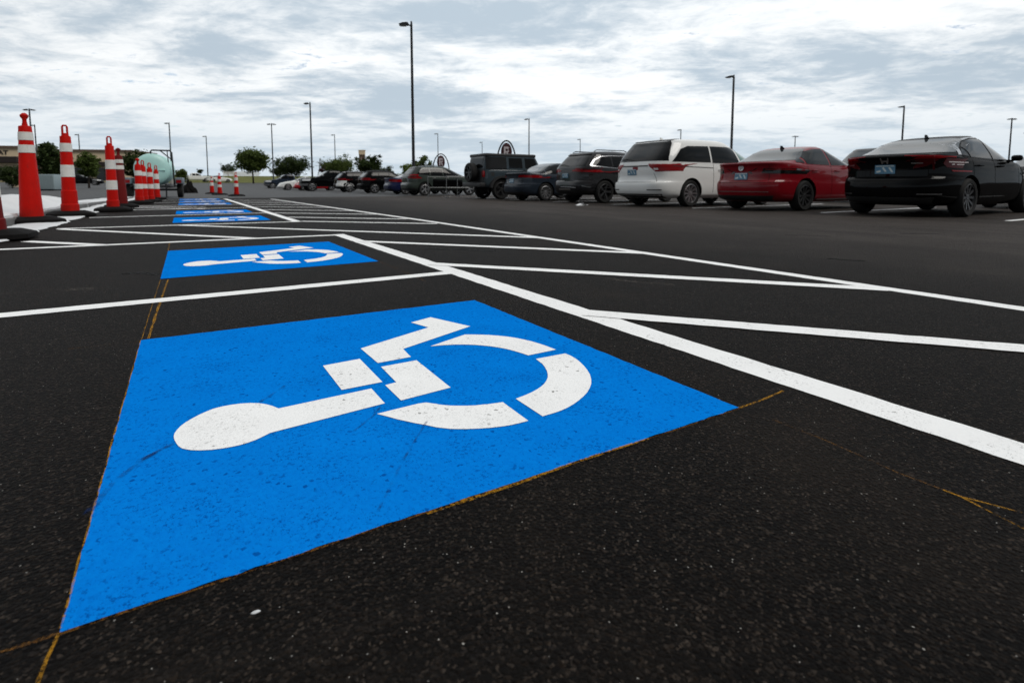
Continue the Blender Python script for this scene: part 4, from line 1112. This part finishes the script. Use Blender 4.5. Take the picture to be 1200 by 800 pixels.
# --- navy sedan
c = Car('parked_car', (11.55, 31.0, 0), 0, 'small navy blue sedan, only its tail showing left of the sage green suv', 'car', SED2, P_NAVY, .95)
sedan_parts(c, P_NAVY)
c.mirrored('taillight', [('B', [(-.88, .78), (-.55, .80), (-.50, .92), (-.88, .95)]), ('R', [(-.93, .80), (-.66, .88), (-.66, .95), (-.93, .95)])], M_TAIL)
# --- black crossover
c = Car('parked_suv', (11.2, 36.0, 0), 0, 'black crossover with a long red side light, beside the navy sedan', 'suv', SUV, P_BLACK, .9)
suv_parts(c, P_BLACK)
c.mirrored('taillight', [('B', [(-.93, .98), (-.35, 1.02), (-.35, 1.12), (-.93, 1.15)]), ('R', [(-.93, .99), (-.35, 1.06), (-.40, 1.13), (-.93, 1.15)])], M_TAIL)
# --- white-roofed dark suv
c = Car('parked_suv', (11.05, 42.0, 0), 0, 'dark suv with a pale roof and white tail, between the black crossover and black pickup', 'suv', SUV, P_BLACK, .93)
suv_parts(c, P_BLACK)
c.mirrored('taillight', [('B', [(-.93, 1.0), (-.6, 1.02), (-.6, 1.12), (-.93, 1.15)])], M_TAIL)
c.decal('roof_panel', [[(-.3, -.58), (1.5, -.58), (1.5, .58), (-.3, .58)]], P_WHITE, 'T', off=.006)
c.mirrored('tail_panel', [('B', [(-.92, .50), (-.4, .50), (-.4, .95), (-.92, .95)])], P_WHITE, off=.003)
# --- black pickup facing the lane
PICK = dict(z0=.42, hw=.98, R=.41, wb=3.7, nr=9, nf=5, unr=9, unf=5.5,
    ztop=[(-1.2, 1.32), (1.0, 1.32), (2.9, 1.28), (3.3, 1.26), (4.4, 1.16), (4.7, 1.05)],
    lower=[(0, -1.1, 4.4, .88), (.12, -1.18, 4.55, .96), (.45, -1.2, 4.62, 1.0), (.9, -1.2, 4.55, .985), (1, -1.18, 4.5, .96)],
    upper=[(0, .85, 3.35, .95), (.3, .9, 3.0, .91), (.7, .98, 2.55, .85), (.93, 1.05, 2.3, .79), (1, 1.12, 2.2, .74)],
    zroof=[(.8, 1.88), (1.7, 1.93), (2.4, 1.89), (3.3, 1.7)], rcrown=.02)
def pick_parts(c, paintm):
    c.side('side_window', [(1.12, 1.36), (1.15, 1.80), (1.75, 1.83), (1.75, 1.35)], M_GLASS)
    c.side('side_window', [(1.83, 1.35), (1.83, 1.83), (2.2, 1.80), (2.5, 1.62), (2.85, 1.36)], M_GLASS)
    c.decal('windscreen', [[(-.8, 1.36), (.8, 1.36), (.7, 1.84), (-.7, 1.84)]], M_GLASSL, 'F')
    c.decal('rear_window', [[(-.7, 1.42), (.7, 1.42), (.66, 1.78), (-.66, 1.78)]], M_GLASS, 'B')
    c.mirrored('headlight', [('F', [(-.93, .95), (-.62, .95), (-.62, 1.14), (-.93, 1.14)])], M_HEADL)
    c.decal('grille', [('F', [(-.58, .78), (.58, .78), (.58, 1.12), (-.58, 1.12)])], M_TRIM, 'F')
    c.decal('bumper', [('F', [(-.9, .52), (.9, .52), (.9, .70), (-.9, .70)])], M_CHROME, 'F', off=.03)
    c.mirrored('taillight', [('B', [(-.95, .95), (-.78, .95), (-.78, 1.28), (-.95, 1.28)])], M_TAIL)
    c.side('wheel_arch_trim', [(.5, .46), (3.1, .46), (3.1, .52), (.5, .52)], M_TRIM)
    c.mirror(2.75, 1.34, M_CHROME, 1.4); c.handles((1.3, 2.0), 1.18, paintm)
def flip(px_, D, wbx):
    return bear(px_, D)
c = Car('parked_pickup', (13.5, 50.3, 0), math.pi, 'black pickup truck nosing out to the lane with a bright mirror', 'pickup', PICK, P_BLACK, .97)
pick_parts(c, P_BLACK)
# --- red and white cars beyond
gfar = 'cars parked at the far end of the row'
c = Car('parked_car', (12.9, 56.0, 0), math.pi, 'bright red car, just its nose and roof showing left of the black pickup', 'car', SEDAN, P_MAROON, .97, group=gfar)
sedan_parts(c, P_MAROON)
c = Car('parked_car', (12.2, 60.5, 0), math.pi, 'white sedan nosing out beside the red car', 'car', SEDAN, P_WHITE, 1., group=gfar)
sedan_parts(c, P_WHITE)
c = Car('parked_pickup', (13.0, 72., 0), math.pi, 'dark navy pickup farthest along the row, beneath a light pole', 'pickup', PICK, P_NAVY2, .95, group=gfar)
pick_parts(c, P_NAVY2)
# --- behind the near cars
gop = 'cars parked nose to nose behind the row'
q = bear(990, 21.5)
c = Car('parked_pickup', (q.x+4.0, q.y, 0), math.pi, 'dark pickup whose roof shows between the red and black sedans', 'pickup', PICK, P_DGREY, .98, group=gop)
pick_parts(c, P_DGREY)
q = bear(1204, 19.0)
c = Car('parked_car', (q.x+2.2, q.y-.2, 0), math.pi, 'black car cut off by the right photo edge beyond the black sedan', 'car', SEDAN, P_BLACK, 1., group=gop)
sedan_parts(c, P_BLACK)
# --- far white vehicles on the road
q = bear(231, 128); c = Car('passing_pickup', (q.x-2, q.y, gberm(q.x, q.y)), R(8), 'white pickup on the far road before the grass bank', 'pickup', PICK, P_WHITE, .95, group='white vehicles on the far road')
pick_parts(c, P_WHITE)
q = bear(257, 125); c = Car('passing_car', (q.x-1.2, q.y, gberm(q.x, q.y)), R(8), 'white sedan on the far road behind the trio of cones', 'car', SEDAN, P_WHITE, 1., group='white vehicles on the far road')
sedan_parts(c, P_WHITE)
q = bear(97, 95); c = Car('parked_car', (q.x-1.2, q.y, gz(q.x, q.y)), R(-5), 'dark car parked before the shop front behind the cones', 'car', SEDAN, P_BLACK, 1., group='cars by the shop')
sedan_parts(c, P_BLACK)

# stall lines under the parked row
for yy in (2.42, 5.42, 8.3, 11.25, 14.25, 17.2, 20.1, 23.6): 
    line((11.55 if yy < 6 else 11.0, yy), (16.8, yy-.02), .10, ZL)

# litter
bm = bmesh.new()
q = g(683, 241.2)
for k in range(3):
    vs = []
    for i in range(5):
        row = []
        for j in range(5):
            x_, y_ = (i/4-.5)*.26, (j/4-.5)*.20
            row.append(bm.verts.new((x_+k*.12-.12, y_+k*.05, .012+.055*abs(noise.noise(Vector((x_*9+k*5, y_*9, k)))) + .05*(1-abs(i-2)/2)*(k == 1))))
        vs.append(row)
    for i in range(4):
        for j in range(4): bm.faces.new((vs[i][j], vs[i+1][j], vs[i+1][j+1], vs[i][j+1]))
tag(obj('paper_scrap', bm, M_SHEET, loc=(q.x, q.y, 0)), 'crumpled white scrap on the lane in front of the charcoal suv', 'litter')
bm = bmesh.new(); q = g(300, 720)
bmesh.ops.create_icosphere(bm, subdivisions=2, radius=.0035)
for v in bm.verts: v.co = Vector((v.co.x*1.8, v.co.y*.6, v.co.z*.5+.003))*(1+.3*noise.noise(v.co*300))
tag(obj('paint_chip', bm, M_SHEET, loc=(q.x, q.y, .001)), 'tiny white chip on black asphalt below the big blue square', 'litter')

# ------------------------------------------------------------------ cart corral and arched signs
M_GALV = pmat('galvanised_rail', (.16, .165, .165), .45, metal=.6)
def corral(cx, cy, L, W):
    e = empty('cart_corral', (cx, cy, 0), 0, 'low grey metal cart corral rails standing before the sage green suv', 'cart corral')
    for yy in (-W/2, W/2):
        bm = bmesh.new()
        for z_ in (.45, .95): add_tube(bm, [(0, yy, z_), (L, yy, z_)], .013, 8)
        obj('rail', bm, M_GALV, e)
        for k in range(4):
            bm = bmesh.new(); x_ = L*k/3
            add_tube(bm, [(x_, yy+.035, .02), (x_, yy+.035, 1.0)], .017, 8); add_box(bm, x_-.07, x_+.07, yy-.03, yy+.11, .0, .03)
            obj('post', bm, M_GALV, e)
    bm = bmesh.new(); add_tube(bm, [(L, -W/2, .7), (L, W/2, .7)], .022); obj('end_rail', bm, M_GALV, e)
corral(10.0, 21.9, 4.6, 2.1)
M_SIGN = pmat('dark_red_sign', (.045, .006, .010), .5)
M_SIGNW = pmat('sign_white', (.62, .55, .56), .5)
def arch_sign(px_, ptop, D, wpx, label):
    q = bear(px_, D)
    H = up(px_, ptop, q)
    wd = wpx/FL*D*.96
    e = empty('arched_sign', (q.x, q.y, 0), -math.atan2(q.x-CP.x, q.y-CP.y), label, 'sign', 'arched signs over the cart corrals')
    bm = bmesh.new()
    pts = [(-wd/2, 0, 0)] + [(-wd/2*math.cos(a), 0, H-1.15+1.15*math.sin(a)) for a in [R(k) for k in range(0, 181, 10)]] + [(wd/2, 0, 0)]
    add_tube(bm, pts, .035, 8); obj('arch', bm, M_POLE, e)
    ry, rx = H*.0+.34, .20
    cz = H-.10-.42
    bm = bmesh.new()
    Md = Matrix.Translation((0, 0, cz)) @ Matrix.Rotation(math.pi/2, 4, 'X') @ Matrix.Diagonal((.62, 1., 1., 1.))
    add_lathe(bm, [(.40, -.03), (.42, -.02), (.42, .02), (.40, .03)], 32, Md); disc = obj('sign_disc', bm, M_SIGN, e)
    bm = bmesh.new()
    s_ = .22
    for pl in ([(-.12, -.24), (-.04, -.24), (-.04, .24), (-.12, .24)], [(-.04, .15), (.10, .13), (.13, .2), (.06, .24), (-.04, .24)], [(.07, .13), (.13, .02), (.06, -.03), (-.04, -.03), (-.04, .03), (.06, .04)], [(0., -.03), (.06, -.03), (.13, -.24), (.06, -.24)]):
        add_prism(bm, [(x_, cz+z_) for x_, z_ in pl], 'y', -.045, -.025)
    obj('sign_letter', bm, M_SIGNW, disc, smooth=False)
arch_sign(593.5, 165, 25.5, 23, 'round dark red sign hung in an arch above the boxy off-roader')
arch_sign(517, 180.5, 36, 19.5, 'round dark red sign hung in an arch above the sage green suv')

# ------------------------------------------------------------------ light poles
def pole_tree(H, kind, m=M_POLE, thick=.075):
    e = empty('light_pole')
    bm = bmesh.new(); add_lathe(bm, [(.30, -.3), (.30, .72), (.27, .76), (.1, .76)], 20); obj('concrete_base', bm, M_CONC, e)
    bm = bmesh.new(); add_lathe(bm, [(thick*1.2*1.414, .76), (thick*.85*1.414, H)], 4, a0=math.pi/4); add_box(bm, -.16, .16, -.16, .16, .76, .80); obj('pole', bm, m, e, angle=20)
    def head(sx):
        bm = bmesh.new()
        add_tube(bm, [(0, 0, H-.12), (sx*.2, 0, H-.02)], .035, 8)
        pl = [(sx*.12, H-.05), (sx*.22, H+.08), (sx*.48, H+.05), (sx*.72, H-.03), (sx*.70, H-.08)]
        add_prism(bm, pl, 'y', -.20, .20)
        h = obj('lamp_head', bm, m, e, angle=20)
        bm = bmesh.new(); add_box(bm, min(sx*.30, sx*.64), max(sx*.30, sx*.64), -.15, .15, H-.115, H-.08); obj('lens', bm, M_LAMP, h)
    head(-1)
    if kind == 2:
        head(1)
    bm = bmesh.new(); add_box(bm, -.05, .05, -.05, .05, H-.05, H+.16, .01); obj('photocell', bm, m, e)
    return e
gp = 'light poles standing about the parking lot'
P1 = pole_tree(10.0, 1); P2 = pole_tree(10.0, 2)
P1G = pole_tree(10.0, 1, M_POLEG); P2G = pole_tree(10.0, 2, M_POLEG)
used = set()
poles = [  # photo column near the horizon, photo column and row of the top, kind, label
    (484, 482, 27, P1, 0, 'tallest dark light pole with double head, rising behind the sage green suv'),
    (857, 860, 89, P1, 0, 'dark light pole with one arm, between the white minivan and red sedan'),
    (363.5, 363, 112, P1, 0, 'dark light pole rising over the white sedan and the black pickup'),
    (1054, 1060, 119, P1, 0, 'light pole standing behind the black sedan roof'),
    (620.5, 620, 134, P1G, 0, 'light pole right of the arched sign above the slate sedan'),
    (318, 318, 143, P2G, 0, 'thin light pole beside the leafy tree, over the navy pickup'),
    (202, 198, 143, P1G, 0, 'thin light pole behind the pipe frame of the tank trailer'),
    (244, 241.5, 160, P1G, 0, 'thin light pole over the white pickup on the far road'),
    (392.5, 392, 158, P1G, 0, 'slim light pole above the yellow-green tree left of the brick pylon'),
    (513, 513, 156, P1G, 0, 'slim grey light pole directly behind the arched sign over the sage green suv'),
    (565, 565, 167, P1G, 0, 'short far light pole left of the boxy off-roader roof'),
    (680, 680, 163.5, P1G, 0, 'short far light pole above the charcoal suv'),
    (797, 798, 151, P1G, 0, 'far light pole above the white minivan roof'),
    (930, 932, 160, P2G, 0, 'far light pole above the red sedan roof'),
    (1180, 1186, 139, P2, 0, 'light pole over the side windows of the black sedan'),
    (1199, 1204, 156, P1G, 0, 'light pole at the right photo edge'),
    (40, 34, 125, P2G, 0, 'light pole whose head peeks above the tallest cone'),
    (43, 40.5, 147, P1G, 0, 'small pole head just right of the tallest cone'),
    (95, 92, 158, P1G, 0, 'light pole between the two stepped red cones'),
]
for (bx, tx, ty, pt, rz, lb) in poles:
    # a ten metre pole: its top row tells how far away it stands
    d_ = _f + _r*((tx-600)/FL) + _u*((CY-ty)/FL)
    slope = d_.z/math.hypot(d_.x, d_.y)
    D = (10.0+.08-CP.z)/slope
    if D > 55: D = (10.0+1-CP.z)/slope
    hd_ = Vector((d_.x, d_.y)).normalized()
    x_, y_ = CP.x+hd_.x*D, CP.y+hd_.y*D
    o = pt if id(pt) not in used else copy_tree(pt)
    used.add(id(pt))
    o.location = (x_, y_, gz(x_, y_)); o.rotation_euler = (0, 0, R(-25)+rz)
    tag(o, lb, 'light pole', gp)

# ------------------------------------------------------------------ trees
def tree_mesh(seed, H, Wd, trunk_h, leaf, nclump, per, sparse=0.):
    rnd = random.Random(seed)
    tb = bmesh.new()
    lean = Vector((rnd.uniform(-.03, .03), rnd.uniform(-.03, .03), 1))
    top = lean*H*.82
    add_tube(tb, [Vector((0, 0, -.2)), lean*trunk_h*.5, lean*trunk_h, lean*H*.5, top], [H*.028, H*.022, H*.019, H*.012, H*.004], 7)
    cl = []
    nl = 11
    for k in range(nl):
        z0 = trunk_h*.9+(H*.7-trunk_h*.9)*k/nl
        a = k*2.4+rnd.uniform(-.5, .5)
        f = (z0-trunk_h)/(H-trunk_h)
        reach = Wd/2*(math.sqrt(max(.05, 1-(2*f-.75)**2*.75)))*rnd.uniform(.7, 1.1)
        st = lean*z0
        en = st+Vector((math.cos(a)*reach, math.sin(a)*reach, rnd.uniform(.15, .5)*reach+.1*H))
        md = st.lerp(en, .5)+Vector((0, 0, -.05*reach))
        add_tube(tb, [st, md, en], [H*.010, H*.007, H*.003], 5)
        for s_ in (.45, .7, .9, 1.05): cl.append(st.lerp(en, s_)+Vector((rnd.uniform(-1, 1), rnd.uniform(-1, 1), rnd.uniform(-.5, 1)))*Wd*.08)
    cz = (trunk_h*.85+H)/2; hz = (H-trunk_h*.85)/2
    while len(cl) < nclump:
        v = Vector((rnd.uniform(-1, 1), rnd.uniform(-1, 1), rnd.uniform(-1, 1)))
        if .25 < v.length < 1:
            if v.z < -.3: v.x *= .8; v.y *= .8
            k = .85+.30*noise.noise(v*1.9+Vector((seed, 0, 0)))
            cl.append(Vector((v.x*Wd/2*k, v.y*Wd/2*k, cz+v.z*hz*k)))
    lb = bmesh.new()
    for c_ in cl:
        rr = Wd*rnd.uniform(.06, .12)
        for _ in range(int(per*rnd.uniform(.5, 1.4))):
            o_ = Vector((rnd.gauss(0, 1), rnd.gauss(0, 1), rnd.gauss(0, .8)))*rr*.7
            u_ = Vector((rnd.uniform(-1, 1), rnd.uniform(-1, 1), rnd.uniform(-.6, .6))).normalized(); v_ = u_.orthogonal().normalized()
            v_ = (Matrix.Rotation(rnd.uniform(0, 6.3), 3, u_) @ v_)
            s_ = leaf*rnd.uniform(.6, 1.4); p_ = c_+o_
            lb.faces.new([lb.verts.new(p_+u_*s_), lb.verts.new(p_+v_*s_*.45), lb.verts.new(p_-u_*s_*.8), lb.verts.new(p_-v_*s_*.45)])
    mt = bpy.data.meshes.new('trunk'); tb.to_mesh(mt); tb.free()
    for p_ in mt.polygons: p_.use_smooth = True
    ml = bpy.data.meshes.new('crown'); lb.to_mesh(ml); lb.free()
    return mt, ml
def tree(px_, D, ptop, wpx, trunk, leafm, label, seed, kind='tree', pbase=None, dens=1., leaf=.22, cat='tree', group='trees around the parking lot'):
    q = bear(px_, D)
    zb = gberm(q.x, q.y) if 200 < px_ < 520 and D > 118 else gz(q.x, q.y)
    H = up(px_, ptop, q)-zb
    Wd = wpx/FL*D/ (1.0) * (math.cos(math.atan2(abs(px_-600), FL)))**1
    mt, ml = tree_mesh(seed, H, Wd, H*trunk, leaf*H/6, int(150*dens), 42)
    e = empty(kind, (q.x, q.y, zb), 0, label, cat, group)
    link_mesh('trunk', mt, M_BARK, e); link_mesh('crown', ml, leafm, e)
    return e
tree(297, 112, 175, 37, .34, M_LEAF_M, 'leafy green tree with bare trunk standing alone left of the row of cars', 1, dens=1.1)
tree(342, 108, 183, 40, .25, M_LEAF_D, 'broad dark tree behind the white sedan and navy pickup', 2)
tree(398, 98, 185.5, 37, .3, M_LEAF_M, 'spreading yellow-tinged tree left of the brick pylon', 3)
tree(433, 100, 183, 26, .28, M_LEAF_D, 'dark tree overlapping the right side of the brick pylon', 4, dens=.9)
tree(452, 115, 195, 18, .2, M_LEAF_D, 'low dark tree beyond the black crossover roof', 5, dens=.7)
tree(479, 92, 190, 17, .2, M_LEAF_Y, 'bright yellow-green tree left of the tallest pole foot', 6, dens=.8)
tree(496, 88, 182, 22, .35, M_LEAF_M, 'thin sparse tree right of the tallest pole, above the sage green suv', 7, dens=.45)
tree(466, 110, 203, 12, .2, M_LEAF_Y, 'little yellow-green tree just above the navy sedan', 8, dens=.5)
tree(384, 105, 189, 15, .3, M_LEAF_P, 'plum coloured tree beside the spreading tree', 9, dens=.6)
tree(326, 130, 195, 14, .4, M_LEAF_D, 'small dark tree just behind the thin pole over the navy pickup', 10, dens=.6)
tree(268, 170, 193, 17, .2, M_LEAF_D, 'dome shaped far tree above the white sedan on the road', 11, dens=.8)
tree(235, 160, 198, 6.5, .45, M_LEAF_D, 'tiny round far tree above the white pickup', 12, dens=.5)
tree(213, 90, 197, 14, .3, M_LEAF_M, 'small tree right of the tank trailer frame', 13, dens=.6)
tree(61, 72, 165, 26, .22, M_LEAF_D, 'big dark tree between the tallest cone and the next one', 14, dens=.8)
tree(104, 78, 174, 22, .25, M_LEAF_M, 'lighter green tree before the shop, between two stepped cones', 15, dens=.6)
tree(160, 80, 174, 30, .22, M_LEAF_D, 'dark tree behind the mint green tank', 16, dens=.8)
tree(14, 78, 193, 24, .1, M_LEAF_D, 'dark shrub-like tree below the shop sign at the left', 17, dens=1.)
tree(1172-30, 60, 205, 8, .2, M_LEAF_D, 'low far tree hidden behind the black sedan', 18, dens=.4) if False else None

# ------------------------------------------------------------------ shop building, pylon, fence, tower
M_STUC = pmat('beige_stucco', (.72, .58, .40), .9, var=.1, vscale=.8)
M_CAP = pmat('brown_parapet_cap', (.13, .085, .06), .7)
M_CANO = pmat('dark_canopy', (.022, .014, .012), .7)
M_STORE = pmat('dark_shop_glass', (.015, .014, .014), .1)
M_BRICK = pmat('brown_brick', (.11, .065, .05), .9, var=.3, vscale=3)
M_KERB = pmat('yellowish_kerb', (.34, .28, .15), .9, var=.15)
A = bear(-160, 150, 214); B = bear(152, 128, 214)
ux_ = (B-A).xy.normalized(); Lb = (B-A).xy.length; ang = math.atan2(ux_.y, ux_.x)
e = empty('shop_building', (A.x, A.y, gz(A.x, A.y)), ang, 'long beige flat-roofed shop with brown cap and dark lettering behind the cones', 'building')
def along(px_):
    """distance along the facade where a photo column meets it"""
    d_ = bear(px_, 100)-CP
    dx, dy = d_.x, d_.y
    ox, oy = A.x-CP.x, A.y-CP.y
    # CP + k d = A + s u
    det = dx*(-ux_.y)+dy*ux_.x
    k = (ox*(-ux_.y)+oy*ux_.x)/det
    return (dx*k-ox)*ux_.x+(dy*k-oy)*ux_.y
s75 = along(76); s25 = along(25.5)
def hgt(px_, py_):
    s = along(px_); q = A+Vector((ux_.x, ux_.y, 0))*s
    return up(px_, py_, q)-gz(A.x, A.y)
h1, h2 = hgt(20, 174), hgt(110, 177.5)
bm = bmesh.new(); add_box(bm, -20, s25, 0, 12, 0, h1); obj('wall', bm, M_STUC, e, smooth=False)
bm = bmesh.new(); add_box(bm, s25, Lb, 1.2, 12, 0, h2); obj('wall', bm, M_STUC, e, smooth=False)
bm = bmesh.new(); add_box(bm, -20, s25+.25, -.25, 12.2, h1, h1+.45); obj('parapet_cap', bm, M_CAP, e, smooth=False)
bm = bmesh.new(); add_box(bm, s25+.26, Lb+.25, .95, 12.2, h2, h2+.40); obj('parapet_cap', bm, M_CAP, e, smooth=False)
hc = hgt(12, 183.5)
bm = bmesh.new(); add_box(bm, -20, s25+1, -2.6, -.01, hc-1.2, hc-.1, .05); obj('canopy', bm, M_CANO, e, smooth=False)
bm = bmesh.new(); add_box(bm, s25+1.1, Lb-2, -1.2, 1.18, hc-1.7, hc-.9, .05); obj('canopy', bm, M_CANO, e, smooth=False)
k_ = -18.
while k_ < Lb-5:
    if abs(k_-s25) > 4:
        bm = bmesh.new(); y0 = -.06 if k_ < s25 else 1.14
        add_box(bm, k_, k_+4.2, y0, y0+.05, .3, hc-2.0); w_ = obj('shop_window', bm, M_STORE, e, smooth=False)
        bm = bmesh.new()
        for a in (0, 1.38, 2.76, 4.14): add_box(bm, k_+a, k_+a+.08, y0-.03, y0, .3, hc-2.0)
        add_box(bm, k_, k_+4.22, y0-.03, y0-.005, 2.3, 2.4); obj('frame', bm, M_CAP, w_, smooth=False)
    k_ += 5.4
cu = bpy.data.curves.new('sign_lettering', 'FONT'); cu.body = 'ATAT'; cu.size = 1.0; cu.extrude = .06; cu.offset = .02; cu.align_x = 'RIGHT'
tmp = bpy.data.objects.new('t', cu); COL.objects.link(tmp)
dg = bpy.context.evaluated_depsgraph_get()
lm = bpy.data.meshes.new_from_object(tmp.evaluated_get(dg)); bpy.data.objects.remove(tmp)
lo_ = link_mesh('sign_lettering', lm, M_CANO, e)
hs0, hs1 = hgt(6, 181), hgt(6, 176.3)
sc_ = (hs1-hs0)/.70
lo_.rotation_euler = (math.pi/2, 0, 0); lo_.scale = (sc_*1.25, sc_, 1); lo_.location = (along(12.6), -.05, hs0)
bm = bmesh.new(); add_box(bm, -22, Lb+6, -9, -8.7, -.05, .28); k2 = obj('kerb', bm, M_KERB, e, smooth=False)
# low pieces before the shop
bm = bmesh.new(); q = bear(21, 84); wq = 8/FL*84*.75
add_box(bm, -wq*.5, wq*.5, -.2, .2, 0, up(21, 203, q)-gz(q.x, q.y), .02)
o = obj('low_wall', bm, M_STUC, loc=(q.x, q.y, gz(q.x, q.y))); o.rotation_euler = (0, 0, ang); tag(o, 'short beige wall before the shop left of the tallest cone', 'wall')
M_PALE = pmat('pale_blue_grey_paint', (.24, .30, .32), .6, var=.1)
q = bear(56.5, 66); zz = gz(q.x, q.y)
e = empty('storage_container', (q.x, q.y, zz), ang, 'pale blue-grey box under the big dark tree behind the cones', 'container')
hq = up(56, 204.5, q)-zz; wq = 24/FL*66*.72
bm = bmesh.new(); add_box(bm, -wq/2, wq/2, -.8, .8, .1, hq, .03)
obj('body', bm, M_PALE, e)
bm = bmesh.new()
for k in range(14):
    x_ = -wq/2+.1+(wq-.2)*k/13; add_box(bm, x_-.03, x_+.03, -.83, -.803, .16, hq-.06)
obj('rib_panel', bm, M_PALE, e, smooth=False)
bm = bmesh.new(); add_box(bm, -wq/2+.1, wq/2-.1, -.7, .7, 0, .1); obj('skid', bm, M_TRIM, e, smooth=False)

q = bear(425, 105); zz = gz(q.x, q.y)
e = empty('pylon_sign', (q.x, q.y, zz), R(-20), 'tall brown brick pylon with a pale cap standing among the trees', 'pylon')
hp = up(425, 176, q)-zz; hc_ = up(425, 181.5, q)-zz; wp = 6.6/FL*105
bm = bmesh.new(); add_box(bm, -wp*.47, wp*.47, -wp*.4, wp*.4, 0, hc_); obj('shaft', bm, M_BRICK, e, smooth=False)
bm = bmesh.new(); add_box(bm, -wp*.52, wp*.52, -wp*.46, wp*.46, hc_, hp-.15, .03); add_box(bm, -wp*.58, wp*.58, -wp*.5, wp*.5, hp-.15, hp, .02); obj('cap', bm, M_STUC, e, smooth=False)
bm = bmesh.new(); add_box(bm, -wp*.22, -wp*.02, -wp*.42, -wp*.402, hc_*.25, hc_*.92); obj('sign_panel', bm, pmat('faded_panel', (.30, .22, .19), .7, var=.3, vscale=2), e, smooth=False)

# white fence on the bank
fa, fb = bear(262, 168), bear(305, 168)
e = empty('white_fence', (fa.x, fa.y, gberm(fa.x, fa.y)), math.atan2(fb.y-fa.y, fb.x-fa.x), 'long white fence on the grass bank behind the tree', 'fence')
Lf = (fb-fa).length; hf = up(280, 201, fa)-gberm(fa.x, fa.y)
M_FW = pmat('white_fence_paint', (.66, .66, .64), .7)
bm = bmesh.new()
n_ = int(Lf/.32)
for k in range(n_): add_box(bm, k*.32, k*.32+.2, -.02, .02, .1, hf)
obj('pickets', bm, M_FW, e, smooth=False)
bm = bmesh.new(); add_box(bm, 0, Lf, .021, .08, .5, .62); add_box(bm, 0, Lf, .021, .08, hf-.5, hf-.38); obj('rail', bm, M_FW, e, smooth=False)
for k in range(int(Lf/2.4)+1):
    bm = bmesh.new(); add_box(bm, k*2.4, k*2.4+.16, -.1, -.021, 0, hf+.12); obj('post', bm, M_FW, e, smooth=False)

# far lattice tower
q = bear(376, 420); zz = gz(q.x, q.y); ht = up(376, 186, q)-zz
e = empty('lattice_tower', (q.x, q.y, zz), 0, 'faint grey lattice tower far off, right of the dark pole over the pickup', 'tower')
M_LAT = pmat('weathered_steel', (.20, .23, .25), .6)
bm = bmesh.new()
lg = [(-1, -1), (1, -1), (1, 1), (-1, 1)]
for a, b in lg: add_tube(bm, [(a*3.0, b*3.0, 0), (a*.8, b*.8, ht*.6), (a*.3, b*.3, ht)], .16, 5)
obj('legs', bm, M_LAT, e)
bm = bmesh.new()
for k in range(8):
    z0, z1 = ht*k/8, ht*(k+1)/8
    def wk(z_): return interp([(0, 3.), (ht*.6, .8), (ht, .3)], z_)
    for i in range(4):
        a, b = lg[i], lg[(i+1) % 4]
        add_tube(bm, [(a[0]*wk(z0), a[1]*wk(z0), z0), (b[0]*wk(z1), b[1]*wk(z1), z1)], .09, 4)
obj('bracing', bm, M_LAT, e)
bm = bmesh.new()
for z_, l_ in ((ht*.72, 4.2), (ht*.86, 3.2)): add_tube(bm, [(-l_, 0, z_), (l_, 0, z_)], .14, 5)
obj('cross_arm', bm, M_LAT, e)
